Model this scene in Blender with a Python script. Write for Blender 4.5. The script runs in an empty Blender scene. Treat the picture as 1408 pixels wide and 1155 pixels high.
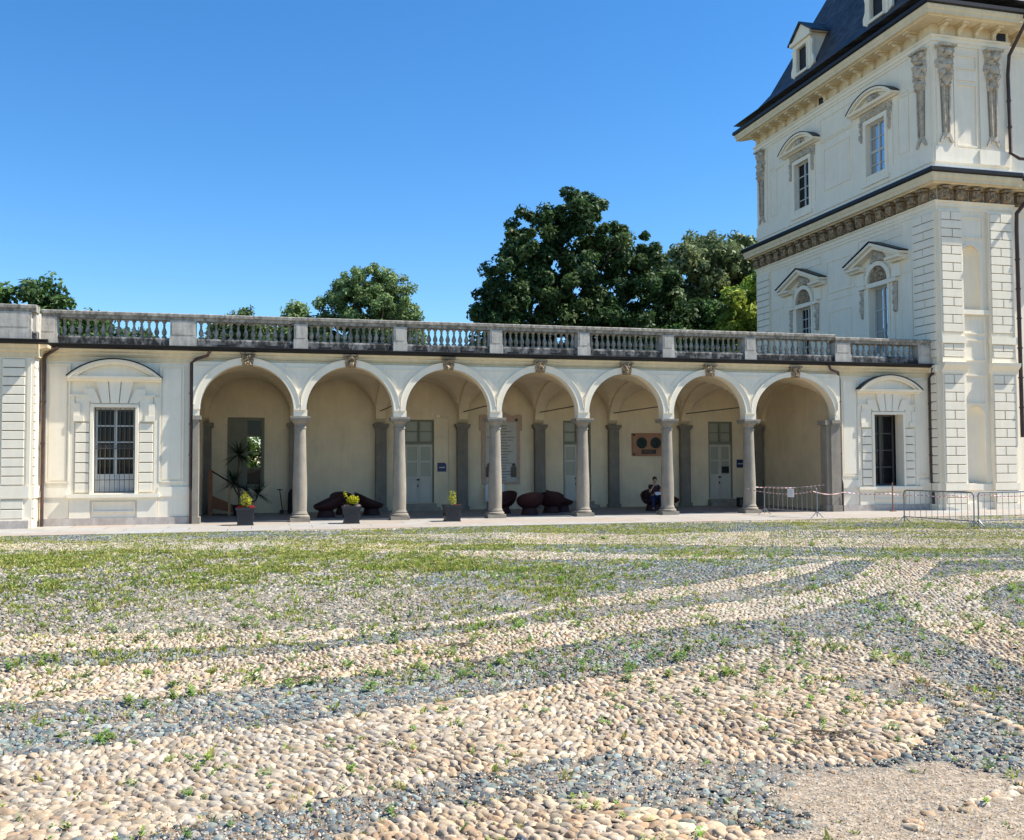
import bpy, math, random
import numpy as np
from mathutils import Vector, Matrix, noise
random.seed(7); RNG=np.random.default_rng(11)
S=bpy.context.scene
COL=S.collection
PI=math.pi
SUN=Vector((0.78,-0.175,1.0)).normalized()   # direction towards the sun
# ------------------------------------------------------------------ materials
def new_mat(name):
    m=bpy.data.materials.new(name); m.use_nodes=True
    nt=m.node_tree; b=nt.nodes['Principled BSDF']
    return m,nt,b
def N(nt,t,**k):
    n=nt.nodes.new(t)
    for a,v in k.items(): setattr(n,a,v)
    return n
def ramp(nt,fac,stops):
    r=N(nt,'ShaderNodeValToRGB'); e=r.color_ramp.elements
    while len(e)<len(stops): e.new(.5)
    for i,(p,c) in enumerate(stops):
        e[i].position=p; e[i].color=(c,c,c,1) if isinstance(c,(int,float)) else (*c,1)
    nt.links.new(fac,r.inputs[0]); return r.outputs[0]
def tex(nt,scale,detail=4,stretch=None,rough=.6,coord='Object'):
    tc=N(nt,'ShaderNodeTexCoord'); mp=N(nt,'ShaderNodeMapping')
    nt.links.new(tc.outputs[coord],mp.inputs[0])
    if stretch: mp.inputs['Scale'].default_value=stretch
    n=N(nt,'ShaderNodeTexNoise'); n.inputs['Scale'].default_value=scale
    n.inputs['Detail'].default_value=detail; n.inputs['Roughness'].default_value=rough
    nt.links.new(mp.outputs[0],n.inputs['Vector']); return n.outputs['Fac']
def mul(nt,a,b,fac=1,mode='MULTIPLY'):
    x=N(nt,'ShaderNodeMix'); x.data_type='RGBA'; x.blend_type=mode
    if isinstance(fac,(int,float)): x.inputs[0].default_value=fac
    else: nt.links.new(fac,x.inputs[0])
    for s,v in ((6,a),(7,b)):
        if isinstance(v,tuple): x.inputs[s].default_value=(*v,1)
        else: nt.links.new(v,x.inputs[s])
    return x.outputs[2]
def bump(nt,b,h,strength,dist):
    n=N(nt,'ShaderNodeBump'); n.inputs['Strength'].default_value=strength; n.inputs['Distance'].default_value=dist
    nt.links.new(h,n.inputs['Height']); nt.links.new(n.outputs[0],b.inputs['Normal'])
def surf(name,col,rough=.85,var=.12,scale=1.3,streak=0.0,fine=40,bumps=.25,bd=.01,stain=None,stain_amt=0,metal=0,spec=.3,blotch=(.42,.7)):
    m,nt,b=new_mat(name)
    c=ramp(nt,tex(nt,scale,6),[(.3,tuple(x*(1-var) for x in col)),(.7,tuple(min(1,x*(1+var*.5)) for x in col))])
    f=tex(nt,fine,3)
    c=mul(nt,c,ramp(nt,f,[(.3,1-var*.8),(.7,1.0)]),1)
    if streak:
        s=tex(nt,2.2,5,(2.5,2.5,.22)); c=mul(nt,c,ramp(nt,s,[(.38,1-streak),(.62,1.0)]),1)
    if stain:
        s=tex(nt,scale*2.1+.7,8,(1,1,.6),.7); c=mul(nt,c,stain,ramp(nt,s,[(blotch[0],0.0),(blotch[1],stain_amt)]),'MIX')
    nt.links.new(c,b.inputs['Base Color'])
    b.inputs['Roughness'].default_value=rough; b.inputs['Metallic'].default_value=metal
    b.inputs['Specular IOR Level'].default_value=spec
    if bumps: bump(nt,b,f,bumps,bd)
    return m
M={}
M['stucco']=surf('cream_stucco',(.87,.775,.605),streak=.05,var=.045,stain=(.60,.52,.39),stain_amt=.35,blotch=(.56,.85))
M['trim']=surf('pale_moulding_stucco',(.88,.785,.61),streak=.04,var=.04,stain=(.6,.52,.4),stain_amt=.2,blotch=(.55,.85))
M['corn']=surf('ochre_cornice_stucco',(.76,.63,.41),var=.08,streak=.08,stain=(.42,.36,.27),stain_amt=.35,blotch=(.5,.8))
M['inner']=surf('yellow_arcade_plaster',(.76,.62,.41),var=.14,scale=.7,streak=.05,stain=(.36,.33,.26),stain_amt=.3,blotch=(.5,.8))
M['joint']=surf('shadow_joint',(.30,.27,.22),var=.1)
M['granite']=surf('grey_granite',(.345,.295,.225),var=.16,scale=2,fine=70,streak=.15,stain=(.16,.155,.14),stain_amt=.5)
M['shaded_granite']=surf('shade_darkened_granite',(.235,.205,.16),var=.16,scale=2,fine=70,streak=.15,stain=(.13,.12,.10),stain_amt=.5)  # granite copy darkened to carry the arcade's deep shade in its colour
M['plinth']=surf('pink_grey_plinth_stone',(.62,.54,.46),var=.16,scale=1.5,fine=30,streak=.12,stain=(.27,.22,.19),stain_amt=.65)
M['bal']=surf('weathered_balustrade_stone',(.48,.435,.36),var=.2,scale=3,fine=30,streak=.35,stain=(.08,.075,.065),stain_amt=.9,blotch=(.42,.66))
M['balpost']=surf('pale_weathered_stone',(.58,.53,.45),var=.15,scale=2.5,fine=30,streak=.25,stain=(.16,.15,.14),stain_amt=.6,blotch=(.48,.75))
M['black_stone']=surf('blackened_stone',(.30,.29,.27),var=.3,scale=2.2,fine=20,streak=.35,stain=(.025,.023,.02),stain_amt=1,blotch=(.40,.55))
M['carved']=surf('carved_sandstone',(.60,.52,.40),var=.25,scale=4,fine=30,bumps=.6,bd=.02,stain=(.20,.16,.12),stain_amt=.8,blotch=(.5,.7))
M['corbel']=surf('brown_carved_stone',(.50,.37,.22),var=.3,scale=5,fine=25,bumps=.6,bd=.02,stain=(.10,.07,.05),stain_amt=.9,blotch=(.42,.6))
M['metal']=surf('dark_gutter_metal',(.02,.018,.018),rough=.45,metal=.3,var=.3)
M['pipe']=surf('brown_downpipe_metal',(.06,.04,.035),rough=.45,var=.3,stain=(.16,.07,.04),stain_amt=.5)
M['flash']=surf('zinc_flashing',(.62,.64,.67),rough=.5,metal=.4,var=.1)
M['slate']=surf('dark_slate',(.045,.047,.055),rough=.55,var=.4,scale=4,fine=18,bumps=.5,bd=.03)
def slate_courses(m):
    nt=m.node_tree; b=nt.nodes['Principled BSDF']; tc=N(nt,'ShaderNodeTexCoord'); sp=N(nt,'ShaderNodeSeparateXYZ'); nt.links.new(tc.outputs['Object'],sp.inputs[0])
    ad=N(nt,'ShaderNodeMath'); ad.operation='ADD'; nt.links.new(sp.outputs[0],ad.inputs[0]); nt.links.new(sp.outputs[1],ad.inputs[1])
    cb=N(nt,'ShaderNodeCombineXYZ'); nt.links.new(ad.outputs[0],cb.inputs[0]); nt.links.new(sp.outputs[2],cb.inputs[1])
    br=N(nt,'ShaderNodeTexBrick'); nt.links.new(cb.outputs[0],br.inputs[0]); br.inputs['Scale'].default_value=1; br.inputs['Brick Width'].default_value=.26; br.inputs['Row Height'].default_value=.19; br.inputs['Mortar Size'].default_value=.012
    br.inputs['Color1'].default_value=(.03,.032,.04,1); br.inputs['Color2'].default_value=(.075,.078,.09,1); br.inputs['Mortar'].default_value=(.008,.008,.01,1)
    c=mul(nt,br.outputs[0],ramp(nt,tex(nt,1.1,6),[(.3,.6),(.7,1.3)]),1); nt.links.new(c,b.inputs['Base Color']); bump(nt,b,br.outputs[0],.8,.03)
slate_courses(M['slate'])
M['wood_white']=surf('grey_white_painted_wood',(.55,.56,.53),var=.1,rough=.6,streak=.05)
M['door']=surf('pale_grey_painted_door',(.52,.49,.41),var=.1,rough=.6,streak=.08)
M['shutter']=surf('grey_green_shutter',(.20,.195,.14),var=.12,rough=.7)
M['iron']=surf('wrought_iron',(.09,.085,.08),rough=.6,var=.2)
M['galv']=surf('galvanised_steel',(.27,.275,.28),rough=.4,metal=.8,var=.12,scale=6)
M['ramp']=surf('red_brown_wood',(.30,.12,.055),var=.25,scale=5,fine=60,rough=.6)
M['wood_light']=surf('light_wood',(.45,.27,.13),var=.2,scale=6,fine=60)
M['planter']=surf('charcoal_plastic',(.015,.017,.023),rough=.45,var=.2,spec=.5)
M['rattan']=surf('dark_red_rattan',(.05,.014,.013),rough=.6,var=.35,scale=30,fine=90,bumps=.8,bd=.01)
M['black']=surf('black_rubber',(.015,.015,.016),rough=.5,var=.2)
M['skin']=surf('skin',(.42,.25,.17),rough=.5,var=.05,bumps=0)
M['hair']=surf('black_hair',(.012,.01,.009),rough=.5,var=.2)
M['shirt']=surf('dark_maroon_cloth',(.045,.02,.022),var=.2)
M['jeans']=surf('blue_cloth',(.012,.025,.08),var=.2)
M['paper']=surf('white_paper',(.78,.78,.78),rough=.7,var=.02,bumps=0)
M['blue']=surf('navy_blue_enamel',(.02,.035,.11),rough=.35,var=.08,bumps=0)
M['white']=surf('white_enamel',(.62,.62,.62),rough=.4,var=.03,bumps=0)
M['marble']=surf('grey_marble_slab',(.46,.44,.38),var=.08,scale=3,rough=.5)
M['pinkstone']=surf('pink_marble_frame',(.47,.33,.24),var=.15,scale=4,rough=.6)
M['ink']=surf('dark_inscription',(.13,.11,.09),var=.2,bumps=0)
M['orange']=surf('orange_brown_marble',(.36,.17,.09),var=.2,scale=3,rough=.5)
M['bronze']=surf('dark_green_bronze',(.035,.05,.045),rough=.45,metal=.5,var=.4,scale=14,fine=40,bumps=.9,bd=.02)
M['bark']=surf('tree_bark',(.10,.08,.06),var=.35,scale=3,fine=12,bumps=.8,bd=.05,streak=.3)
M['trunk']=surf('plant_stem',(.13,.10,.07),var=.3,scale=9)
M['soil']=surf('dark_soil',(.05,.035,.025),var=.3,scale=12)
M['floor']=surf('grey_stone_floor',(.27,.265,.255),var=.2,scale=1.4,rough=.6,stain=(.12,.12,.12),stain_amt=.4)
M['tile_roof']=surf('lead_roof',(.25,.25,.25),var=.2)
def glass(name,col,rough=.06,ior=1.9):
    m,nt,b=new_mat(name); b.inputs['Base Color'].default_value=(*col,1); b.inputs['Roughness'].default_value=rough; b.inputs['IOR'].default_value=ior
    bump(nt,b,tex(nt,1.5,2),.25,.02); return m
M['glass']=glass('dark_window_glass',(.006,.007,.009),.05,1.3)
M['glass_sky']=glass('bright_reflecting_glass',(.50,.53,.56),.04,1.5); M['glass_sky'].node_tree.nodes['Principled BSDF'].inputs['Metallic'].default_value=.9
M['frosted']=glass('frosted_door_glass',(.30,.30,.22),.35,1.45)
m,nt,b=new_mat('clear_glass'); b.inputs['Transmission Weight'].default_value=1; b.inputs['Roughness'].default_value=0; b.inputs['IOR'].default_value=1.05; M['clear']=m
def leaf_mat(name,transl=.35,attr=True,col=(.06,.1,.03),rough=.55,spec=.25):
    m,nt,b=new_mat(name)
    out=nt.nodes['Material Output']; tr=N(nt,'ShaderNodeBsdfTranslucent'); mx=N(nt,'ShaderNodeMixShader')
    mx.inputs[0].default_value=transl; b.inputs['Roughness'].default_value=rough; b.inputs['Specular IOR Level'].default_value=spec
    if attr:
        a=N(nt,'ShaderNodeAttribute'); a.attribute_name='col'
        nt.links.new(a.outputs['Color'],b.inputs['Base Color']); nt.links.new(a.outputs['Color'],tr.inputs[0])
    else:
        b.inputs['Base Color'].default_value=(*col,1); tr.inputs[0].default_value=(*col,1)
    nt.links.new(b.outputs[0],mx.inputs[1]); nt.links.new(tr.outputs[0],mx.inputs[2]); nt.links.new(mx.outputs[0],out.inputs[0])
    return m
M['leaf']=leaf_mat('tree_leaves',.3)
M['grassm']=leaf_mat('grass_blades',.35,rough=.7,spec=.15)
M['bloomy']=leaf_mat('yellow_green_foliage',.3,False,(.50,.50,.03))
M['bloomr']=leaf_mat('red_petals',.2,False,(.55,.03,.02))
M['bloomp']=leaf_mat('pale_pink_petals',.2,False,(.6,.42,.42))
M['yucca']=leaf_mat('dark_yucca_leaf',.1,False,(.025,.045,.02))
# stone paving with irregular slabs
def slab_mat():
    m,nt,b=new_mat('stone_slab_paving')
    tc=N(nt,'ShaderNodeTexCoord'); br=N(nt,'ShaderNodeTexBrick')
    mp=N(nt,'ShaderNodeMapping'); nt.links.new(tc.outputs['Object'],mp.inputs[0]); nt.links.new(mp.outputs[0],br.inputs[0])
    br.inputs['Scale'].default_value=1; br.inputs['Brick Width'].default_value=1.9; br.inputs['Row Height'].default_value=1.1
    br.inputs['Mortar Size'].default_value=.014; br.offset=.37
    br.inputs['Color1'].default_value=(.55,.42,.32,1); br.inputs['Color2'].default_value=(.50,.50,.47,1); br.inputs['Mortar'].default_value=(.18,.16,.11,1)
    c=mul(nt,br.outputs[0],ramp(nt,tex(nt,1.1,6),[(.3,.78),(.7,1.0)]),1)
    c=mul(nt,c,ramp(nt,tex(nt,25,4),[(.3,.85),(.7,1.0)]),1)
    c=mul(nt,c,(.40,.35,.28),ramp(nt,tex(nt,.5,6),[(.42,0.),(.65,.8)]),'MIX'); c=mul(nt,c,(.80,.80,.80),1)
    nt.links.new(c,b.inputs['Base Color']); b.inputs['Roughness'].default_value=.8
    bump(nt,b,br.outputs['Fac'],-.4,.01)
    return m
M['slab']=slab_mat()
# ------------------------------------------------------------------ mesh builder
WM={}
def ident(u,d,z): return (u,d,z)
def facade(y0):            # u = x, d = distance in front of the plane y=y0
    return lambda u,d,z:(u,y0-d,z)
def side(x0):              # face looking to -x ; u = -y
    return lambda u,d,z:(x0-d,-u,z)
def sideR(x0):             # face looking to +x ; u = y
    return lambda u,d,z:(x0+d,u,z)
class MB:
    def __init__(s,fr=ident): s.v=[]; s.f=[]; s.fr=fr
    def add(s,vs,fs):
        n=len(s.v); s.v+= [s.fr(*p) for p in vs]; s.f+=[tuple(i+n for i in f) for f in fs]
    def box(s,a,b,c,d,e,g):
        s.add([(a,c,e),(b,c,e),(b,d,e),(a,d,e),(a,c,g),(b,c,g),(b,d,g),(a,d,g)],
              [(0,3,2,1),(4,5,6,7),(0,1,5,4),(1,2,6,5),(2,3,7,6),(3,0,4,7)]); return s
    def prism(s,poly,d0,d1):   # polygon in (u,z), extruded along d
        n=len(poly)
        s.add([(u,d0,z) for u,z in poly]+[(u,d1,z) for u,z in poly],
              [tuple(range(n)),tuple(range(2*n-1,n-1,-1))]+[(i,(i+1)%n,(i+1)%n+n,i+n) for i in range(n)]); return s
    def profile(s,prof,u0,u1,cap=True):  # closed polygon in (d,z) swept along u
        n=len(prof)
        s.add([(u0,d,z) for d,z in prof]+[(u1,d,z) for d,z in prof],
              ([tuple(range(n)),tuple(range(2*n-1,n-1,-1))] if cap else [])+[(i,(i+1)%n,(i+1)%n+n,i+n) for i in range(n)]); return s
    def ring(s,uc,zc,r0,r1,d0,d1,a0,a1,n=20,sx=1.0,clip=None,sz=1.0):  # arch band
        pts=[]
        for i in range(n+1):
            a=a0+(a1-a0)*i/n
            for r in (r0,r1):
                u=uc+math.cos(a)*r*sx; z=zc+math.sin(a)*r*sz
                if clip: u=min(max(u,clip[0]),clip[1])
                pts+= [(u,d0,z),(u,d1,z)]
        fs=[]
        for i in range(n):
            k=4*i; j=k+4
            fs+=[(k+1,k+3,j+3,j+1),(k,j,j+2,k+2),(k+2,j+2,j+3,k+3),(k,k+1,j+1,j)]
        fs+=[(0,2,3,1),(4*n,4*n+1,4*n+3,4*n+2)]
        s.add(pts,fs); return s
    def tube(s,pts,r,seg=8,r2=None,cap=True):
        pts=[Vector(s.fr(*p)) for p in pts]; n=len(pts); base=len(s.v); ref=None
        for i,p in enumerate(pts):
            t=(pts[min(i+1,n-1)]-pts[max(i-1,0)]).normalized()
            if ref is None: ref=t.orthogonal().normalized()
            a=(ref-t*ref.dot(t)).normalized(); ref=a; b=t.cross(a)
            rr=r if r2 is None else r+(r2-r)*i/(n-1)
            if isinstance(r,(list,tuple)): rr=r[i]
            for k in range(seg):
                w=2*PI*k/seg; s.v.append(tuple(p+a*rr*math.cos(w)+b*rr*math.sin(w)))
        for i in range(n-1):
            for k in range(seg):
                q=(k+1)%seg; s.f.append((base+i*seg+k,base+i*seg+q,base+(i+1)*seg+q,base+(i+1)*seg+k))
        if cap:
            s.f.append(tuple(base+k for k in range(seg))[::-1]); s.f.append(tuple(base+(n-1)*seg+k for k in range(seg)))
        return s
    def lathe(s,prof,c=(0,0,0),seg=20,sq=False):
        base=len(s.v); n=len(prof)
        for r,z in prof:
            for k in range(seg):
                w=2*PI*(k+.5)/seg; q=1
                if sq: q=1/max(abs(math.cos(w)),abs(math.sin(w)))
                s.v.append(tuple(s.fr(c[0]+r*q*math.cos(w),c[1]+r*q*math.sin(w),c[2]+z)))
        for i in range(n-1):
            for k in range(seg):
                q=(k+1)%seg; s.f.append((base+i*seg+k,base+i*seg+q,base+(i+1)*seg+q,base+(i+1)*seg+k))
        s.f.append(tuple(base+k for k in range(seg))[::-1]); s.f.append(tuple(base+(n-1)*seg+k for k in range(seg)))
        return s
    def grid(s,us,zs,solid,d0,d1):
        # slab with rectangular holes: us,zs breakpoints; solid(u,z) tested at cell centres
        nu,nz=len(us)-1,len(zs)-1; idx={}
        def vid(i,j,k):
            if (i,j,k) not in idx:
                idx[(i,j,k)]=len(s.v); s.v.append(s.fr(us[i],(d0,d1)[k],zs[j]))
            return idx[(i,j,k)]
        ok=[[solid((us[i]+us[i+1])/2,(zs[j]+zs[j+1])/2) for j in range(nz)] for i in range(nu)]
        g=lambda i,j: 0<=i<nu and 0<=j<nz and ok[i][j]
        for i in range(nu):
            for j in range(nz):
                if not ok[i][j]: continue
                s.f.append((vid(i,j,1),vid(i+1,j,1),vid(i+1,j+1,1),vid(i,j+1,1)))
                s.f.append((vid(i,j,0),vid(i,j+1,0),vid(i+1,j+1,0),vid(i+1,j,0)))
                if not g(i-1,j): s.f.append((vid(i,j,0),vid(i,j,1),vid(i,j+1,1),vid(i,j+1,0)))
                if not g(i+1,j): s.f.append((vid(i+1,j,0),vid(i+1,j+1,0),vid(i+1,j+1,1),vid(i+1,j,1)))
                if not g(i,j-1): s.f.append((vid(i,j,0),vid(i+1,j,0),vid(i+1,j,1),vid(i,j,1)))
                if not g(i,j+1): s.f.append((vid(i,j+1,0),vid(i,j+1,1),vid(i+1,j+1,1),vid(i+1,j+1,0)))
        return s
    def wall(s,u0,u1,z0,z1,d0,d1,holes=()):
        us=sorted({u0,u1,*[h[0] for h in holes],*[h[1] for h in holes]}); zs=sorted({z0,z1,*[h[2] for h in holes],*[h[3] for h in holes]})
        return s.grid(us,zs,lambda u,z: not any(h[0]<u<h[1] and h[2]<z<h[3] for h in holes),d0,d1)
    def relief(s,u0,u1,z0,z1,d0,depth,seed=0,hw=None,nu=10,nz=24,fq=7.0):
        # carved plate: hw(t) half width factor by height t, displaced by noise
        base=len(s.v); uc=(u0+u1)/2; w=(u1-u0)/2
        for j in range(nz+1):
            t=j/nz; h=hw(t) if hw else 1
            for i in range(nu+1):
                q=2*i/nu-1; edge=1-abs(q)**3
                n1=noise.noise(Vector((q*w*fq+seed,t*(z1-z0)*fq,seed*3.1)))
                n2=noise.noise(Vector((q*w*fq*2.3+seed,t*(z1-z0)*fq*2.3,seed*1.7)))
                dd=d0-.01+depth*edge*(.45+.75*n1+.5*n2+.25*(1-q*q))
                if i in(0,nu) or j in(0,nz): dd=d0-.01
                s.v.append(s.fr(uc+q*w*h*(1+.12*n2),max(dd,d0-.01),z0+t*(z1-z0)))
        for j in range(nz):
            for i in range(nu):
                a=base+j*(nu+1)+i; s.f.append((a,a+1,a+nu+2,a+nu+1))
        return s
    def sweep(s,prof,secs):
        # closed profile [(d,z)] swept through mitred sections: each a function (d,z)->world point
        n=len(prof); base=len(s.v)
        for sec in secs: s.v+=[sec(d,z) for d,z in prof]
        for k in range(len(secs)-1):
            a=base+k*n; b=a+n
            for i in range(n): j=(i+1)%n; s.f.append((a+i,a+j,b+j,b+i))
        s.f.append(tuple(base+i for i in range(n))); s.f.append(tuple(base+(len(secs)-1)*n+i for i in range(n))[::-1]); return s
    def build(s,name,mat,parent=None,smooth=False,local=False,bevel=0,recalc=True):
        me=bpy.data.meshes.new(name); me.from_pydata([tuple(p) for p in s.v],[],s.f); me.materials.append(M[mat] if isinstance(mat,str) else mat)
        if recalc:
            import bmesh
            bm=bmesh.new(); bm.from_mesh(me); bmesh.ops.recalc_face_normals(bm,faces=bm.faces)
            if bevel: bmesh.ops.bevel(bm,geom=[e for e in bm.edges if len(e.link_faces)==2 and e.calc_face_angle(0)>.5],offset=bevel,segments=1,affect='EDGES')
            bm.to_mesh(me); bm.free()
        if smooth:
            me.polygons.foreach_set('use_smooth',[True]*len(me.polygons))
            try: me.set_sharp_from_angle(angle=math.radians(40))
            except Exception: pass
        o=bpy.data.objects.new(name,me); COL.objects.link(o)
        attach(o,parent,local); return o
def attach(o,parent,local=False):
    WM[o.name]=Matrix.Identity(4)
    if parent is not None:
        o.parent=parent
        if not local: o.matrix_parent_inverse=WM[parent.name].inverted()
        else: WM[o.name]=WM[parent.name]
def tag(o,label=None,cat=None,group=None,kind=None):
    if label: o['label']=label
    if cat: o['category']=cat
    if group: o['group']=group
    if kind: o['kind']=kind
    return o
def thing(name,loc,label,cat,group=None,rz=0):
    o=bpy.data.objects.new(name,None); COL.objects.link(o); o.location=loc; o.rotation_euler=(0,0,rz); o.empty_display_size=.3
    WM[o.name]=Matrix.Translation(loc)@Matrix.Rotation(rz,4,'Z')
    return tag(o,label,cat,group)
def kids(o): return [c for c in COL.objects if c.parent==o]
def copy_tree(o,parent=None):
    c=o.copy(); COL.objects.link(c); 
    if parent: c.parent=parent
    for ch in kids(o): copy_tree(ch,c)
    return c
def dup(o,loc,label,rz=0,group=None,scale=None):
    c=copy_tree(o); c.location=loc; c.rotation_euler=(0,0,rz); c['label']=label
    if group: c['group']=group
    if scale: c.scale=scale
    return c
def fast_mesh(name,verts,quads,mat,cols=None,tris=False,smooth=False,parent=None):
    k=3 if tris else 4
    me=bpy.data.meshes.new(name); me.vertices.add(len(verts)); me.vertices.foreach_set('co',np.asarray(verts,np.float32).ravel())
    q=np.asarray(quads,np.int32); me.loops.add(q.size); me.loops.foreach_set('vertex_index',q.ravel())
    me.polygons.add(len(q)); me.polygons.foreach_set('loop_start',np.arange(0,q.size,k,dtype=np.int32))
    me.update(calc_edges=True)
    if smooth: me.polygons.foreach_set('use_smooth',np.ones(len(q),bool))
    if cols is not None:
        a=me.attributes.new('col','FLOAT_COLOR','POINT')
        c=np.ones((len(verts),4),np.float32); c[:,:3]=cols; a.data.foreach_set('color',c.ravel())
    me.materials.append(M[mat] if isinstance(mat,str) else mat); me.validate()
    o=bpy.data.objects.new(name,me); COL.objects.link(o); attach(o,parent); return o
PAT=[('D',[(-7.85,-4.26),(-5.05,-4.32),(0.94,-4.11),(5.26,-4.84),(10.2,-3.94),(14.61,-4.2),(18.85,-5.18),(22.84,-6.48),(26.56,-8.1),(28.72,-9.2),(26.55,-11.31),(20.89,-9.17),(16.81,-8.84),(12.67,-9.04),(9.4,-7.11),(5.05,-6.92),(1.05,-6.77),(-4.51,-6.56),(-7.12,-6.47)]),('M',[(16.81,-8.84),(20.32,-9.96),(24.08,-10.85),(26.55,-11.31),(23.69,-14.1),(21.7,-13.48),(18.66,-12.27),(15.46,-11.27)]),('M',[(5.03,-7.2),(8.74,-9.69),(8.45,-10.81),(4.78,-9.67),(2.08,-8.36),(-4.39,-7.08),(-4.51,-6.56),(2.07,-6.27)]),('D',[(6.48,-10.87),(8.4,-11.02),(11.49,-11.97),(14.24,-13.47),(16.9,-14.71),(19.65,-15.75),(21.44,-16.29),(19.48,-18.19),(17.99,-17.58),(15.48,-16.67),(13.05,-15.6),(10.49,-14.47),(7.95,-12.77),(6.24,-12.25)]),('M',[(-7.36,-8.11),(2.1,-10.99),(6.14,-12.79),(7.45,-14.74),(8.29,-14.99),(5.35,-22.01),(4.08,-22.51),(2.62,-22.43),(0.87,-22.16),(-0.83,-21.89),(-2.45,-21.74)]),('D',[(4.72,-18.0),(6.02,-15.24),(7.39,-14.72),(10.07,-15.53),(12.81,-16.03),(13.95,-16.85),(12.69,-17.52),(11.57,-18.26),(10.48,-19.02),(9.46,-19.69),(8.2,-20.2),(6.87,-20.85),(5.64,-21.83),(4.92,-22.15),(4.77,-20.72)]),('D',[(-1.62,-23.08),(-0.52,-23.18),(0.6,-23.19),(1.79,-23.3),(3.02,-23.27),(4.33,-22.69),(5.52,-22.32),(6.03,-21.8),(6.77,-21.52),(7.74,-21.34),(8.45,-21.06),(9.59,-20.51),(10.69,-19.84),(12.41,-18.51),(13.86,-16.98),(14.83,-16.96),(14.24,-17.69),(12.4,-19.7),(11.2,-20.69),(9.76,-21.52),(8.95,-21.76),(7.59,-22.25),(6.4,-22.63),(5.36,-22.93),(4.21,-23.4),(2.98,-23.85),(1.82,-24.03),(0.73,-24.08),(-0.34,-23.93),(-1.38,-23.79)]),('D',[(13.15,-20.46),(14.43,-19.1),(15.87,-17.58),(17.87,-17.71),(19.48,-18.19),(17.69,-19.94),(16.33,-19.41),(15.53,-19.43),(14.34,-19.92),(13.61,-20.27)]),('D',[(16.86,-20.43),(15.15,-20.72),(14.51,-21.06),(13.81,-21.45),(13.06,-22.13),(12.35,-23.04),(12.0,-23.64),(11.58,-24.45),(11.45,-24.81),(10.91,-26.35)]),('D',[(-0.77,-25.79),(0.04,-25.51),(0.96,-25.68),(1.89,-25.59),(2.9,-25.31),(3.95,-25.0),(4.94,-24.57),(5.9,-24.12),(7.02,-23.62),(8.2,-23.26),(8.77,-23.3),(9.44,-22.98),(10.41,-22.33),(11.48,-21.68),(12.1,-21.33),(11.15,-22.69),(10.74,-23.48),(10.36,-24.28),(10.15,-25.02),(10.0,-25.68),(9.83,-26.6),(9.56,-27.7),(5.95,-31.52),(2.11,-30.51),(2.64,-29.43),(2.77,-29.3),(3.08,-29.21),(3.32,-29.05),(3.8,-29.04),(4.03,-29.09),(4.4,-29.24),(4.61,-29.43),(4.81,-29.63),(4.98,-29.84),(5.22,-30.07),(5.79,-30.22),(8.58,-28.67),(8.15,-27.98),(8.26,-27.48),(8.49,-26.78),(8.73,-25.95),(8.92,-25.15),(8.94,-24.68),(8.56,-24.67),(7.84,-24.94),(6.93,-25.33),(6.08,-25.77),(5.28,-26.06),(4.5,-26.31),(3.76,-26.52),(3.11,-26.68),(2.57,-26.86),(2.06,-26.95),(1.58,-27.09),(1.32,-27.08),(0.94,-27.24),(0.46,-27.26),(-0.23,-27.41)]),('D',[(8.92,-25.15),(9.12,-28.82),(6.07,-31.55),(1.8,-30.43),(1.31,-29.13),(5.84,-27.93)]),('P',[(8.94,-24.68),(8.56,-24.67),(7.84,-24.94),(6.93,-25.33),(6.08,-25.77),(5.28,-26.06),(4.5,-26.31),(3.76,-26.52),(3.11,-26.68),(2.57,-26.86),(2.06,-26.95),(1.58,-27.09),(1.32,-27.08),(0.94,-27.24),(0.46,-27.26),(-0.23,-27.41),(0.9,-30.76),(1.26,-29.77),(1.31,-29.13),(1.35,-29.01),(1.49,-28.9),(1.72,-28.78),(1.93,-28.58),(2.24,-28.31),(2.55,-28.08),(2.99,-27.89),(3.53,-27.85),(4.1,-27.87),(4.5,-27.98),(4.77,-28.24),(5.01,-28.49),(5.47,-28.7),(5.95,-28.85),(6.16,-28.93),(6.45,-28.93),(6.74,-28.86),(7.06,-28.67),(7.35,-28.45),(7.59,-28.18),(7.78,-27.88),(7.8,-27.71),(7.67,-27.59),(7.58,-27.3),(7.53,-26.99),(7.5,-26.67),(7.79,-26.52),(8.03,-26.66),(8.39,-26.92),(8.21,-27.55),(8.1,-28.04),(7.95,-28.67),(7.8,-29.57),(7.93,-29.45),(8.08,-28.54),(8.2,-27.92),(8.34,-27.39),(8.56,-26.7),(8.78,-25.88),(8.97,-25.07)]),('P',[(2.64,-29.43),(2.77,-29.3),(3.08,-29.21),(3.32,-29.05),(3.8,-29.04),(4.03,-29.09),(4.4,-29.24),(4.61,-29.43),(4.81,-29.63),(4.98,-29.84),(5.22,-30.07),(5.31,-30.59),(4.26,-31.64),(1.87,-31.02),(2.25,-29.95)]),('S',[(5.63,-29.26),(5.93,-29.04),(6.36,-29.06),(6.88,-28.99),(7.12,-29.14),(7.23,-29.42),(7.52,-29.73),(5.32,-31.92),(4.52,-31.71),(5.27,-30.03),(5.36,-29.63)]),('P',[(5.79,-30.05),(6.31,-29.86),(7.03,-29.64),(7.83,-29.42),(7.58,-29.67),(6.92,-29.81),(6.17,-30.04),(5.75,-30.21)]),('S',[(4.86,-29.86),(5.38,-29.76),(5.79,-30.05),(5.75,-30.21),(6.17,-30.04),(6.92,-29.81),(7.58,-29.67),(5.77,-31.47),(4.7,-31.19)])]
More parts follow.
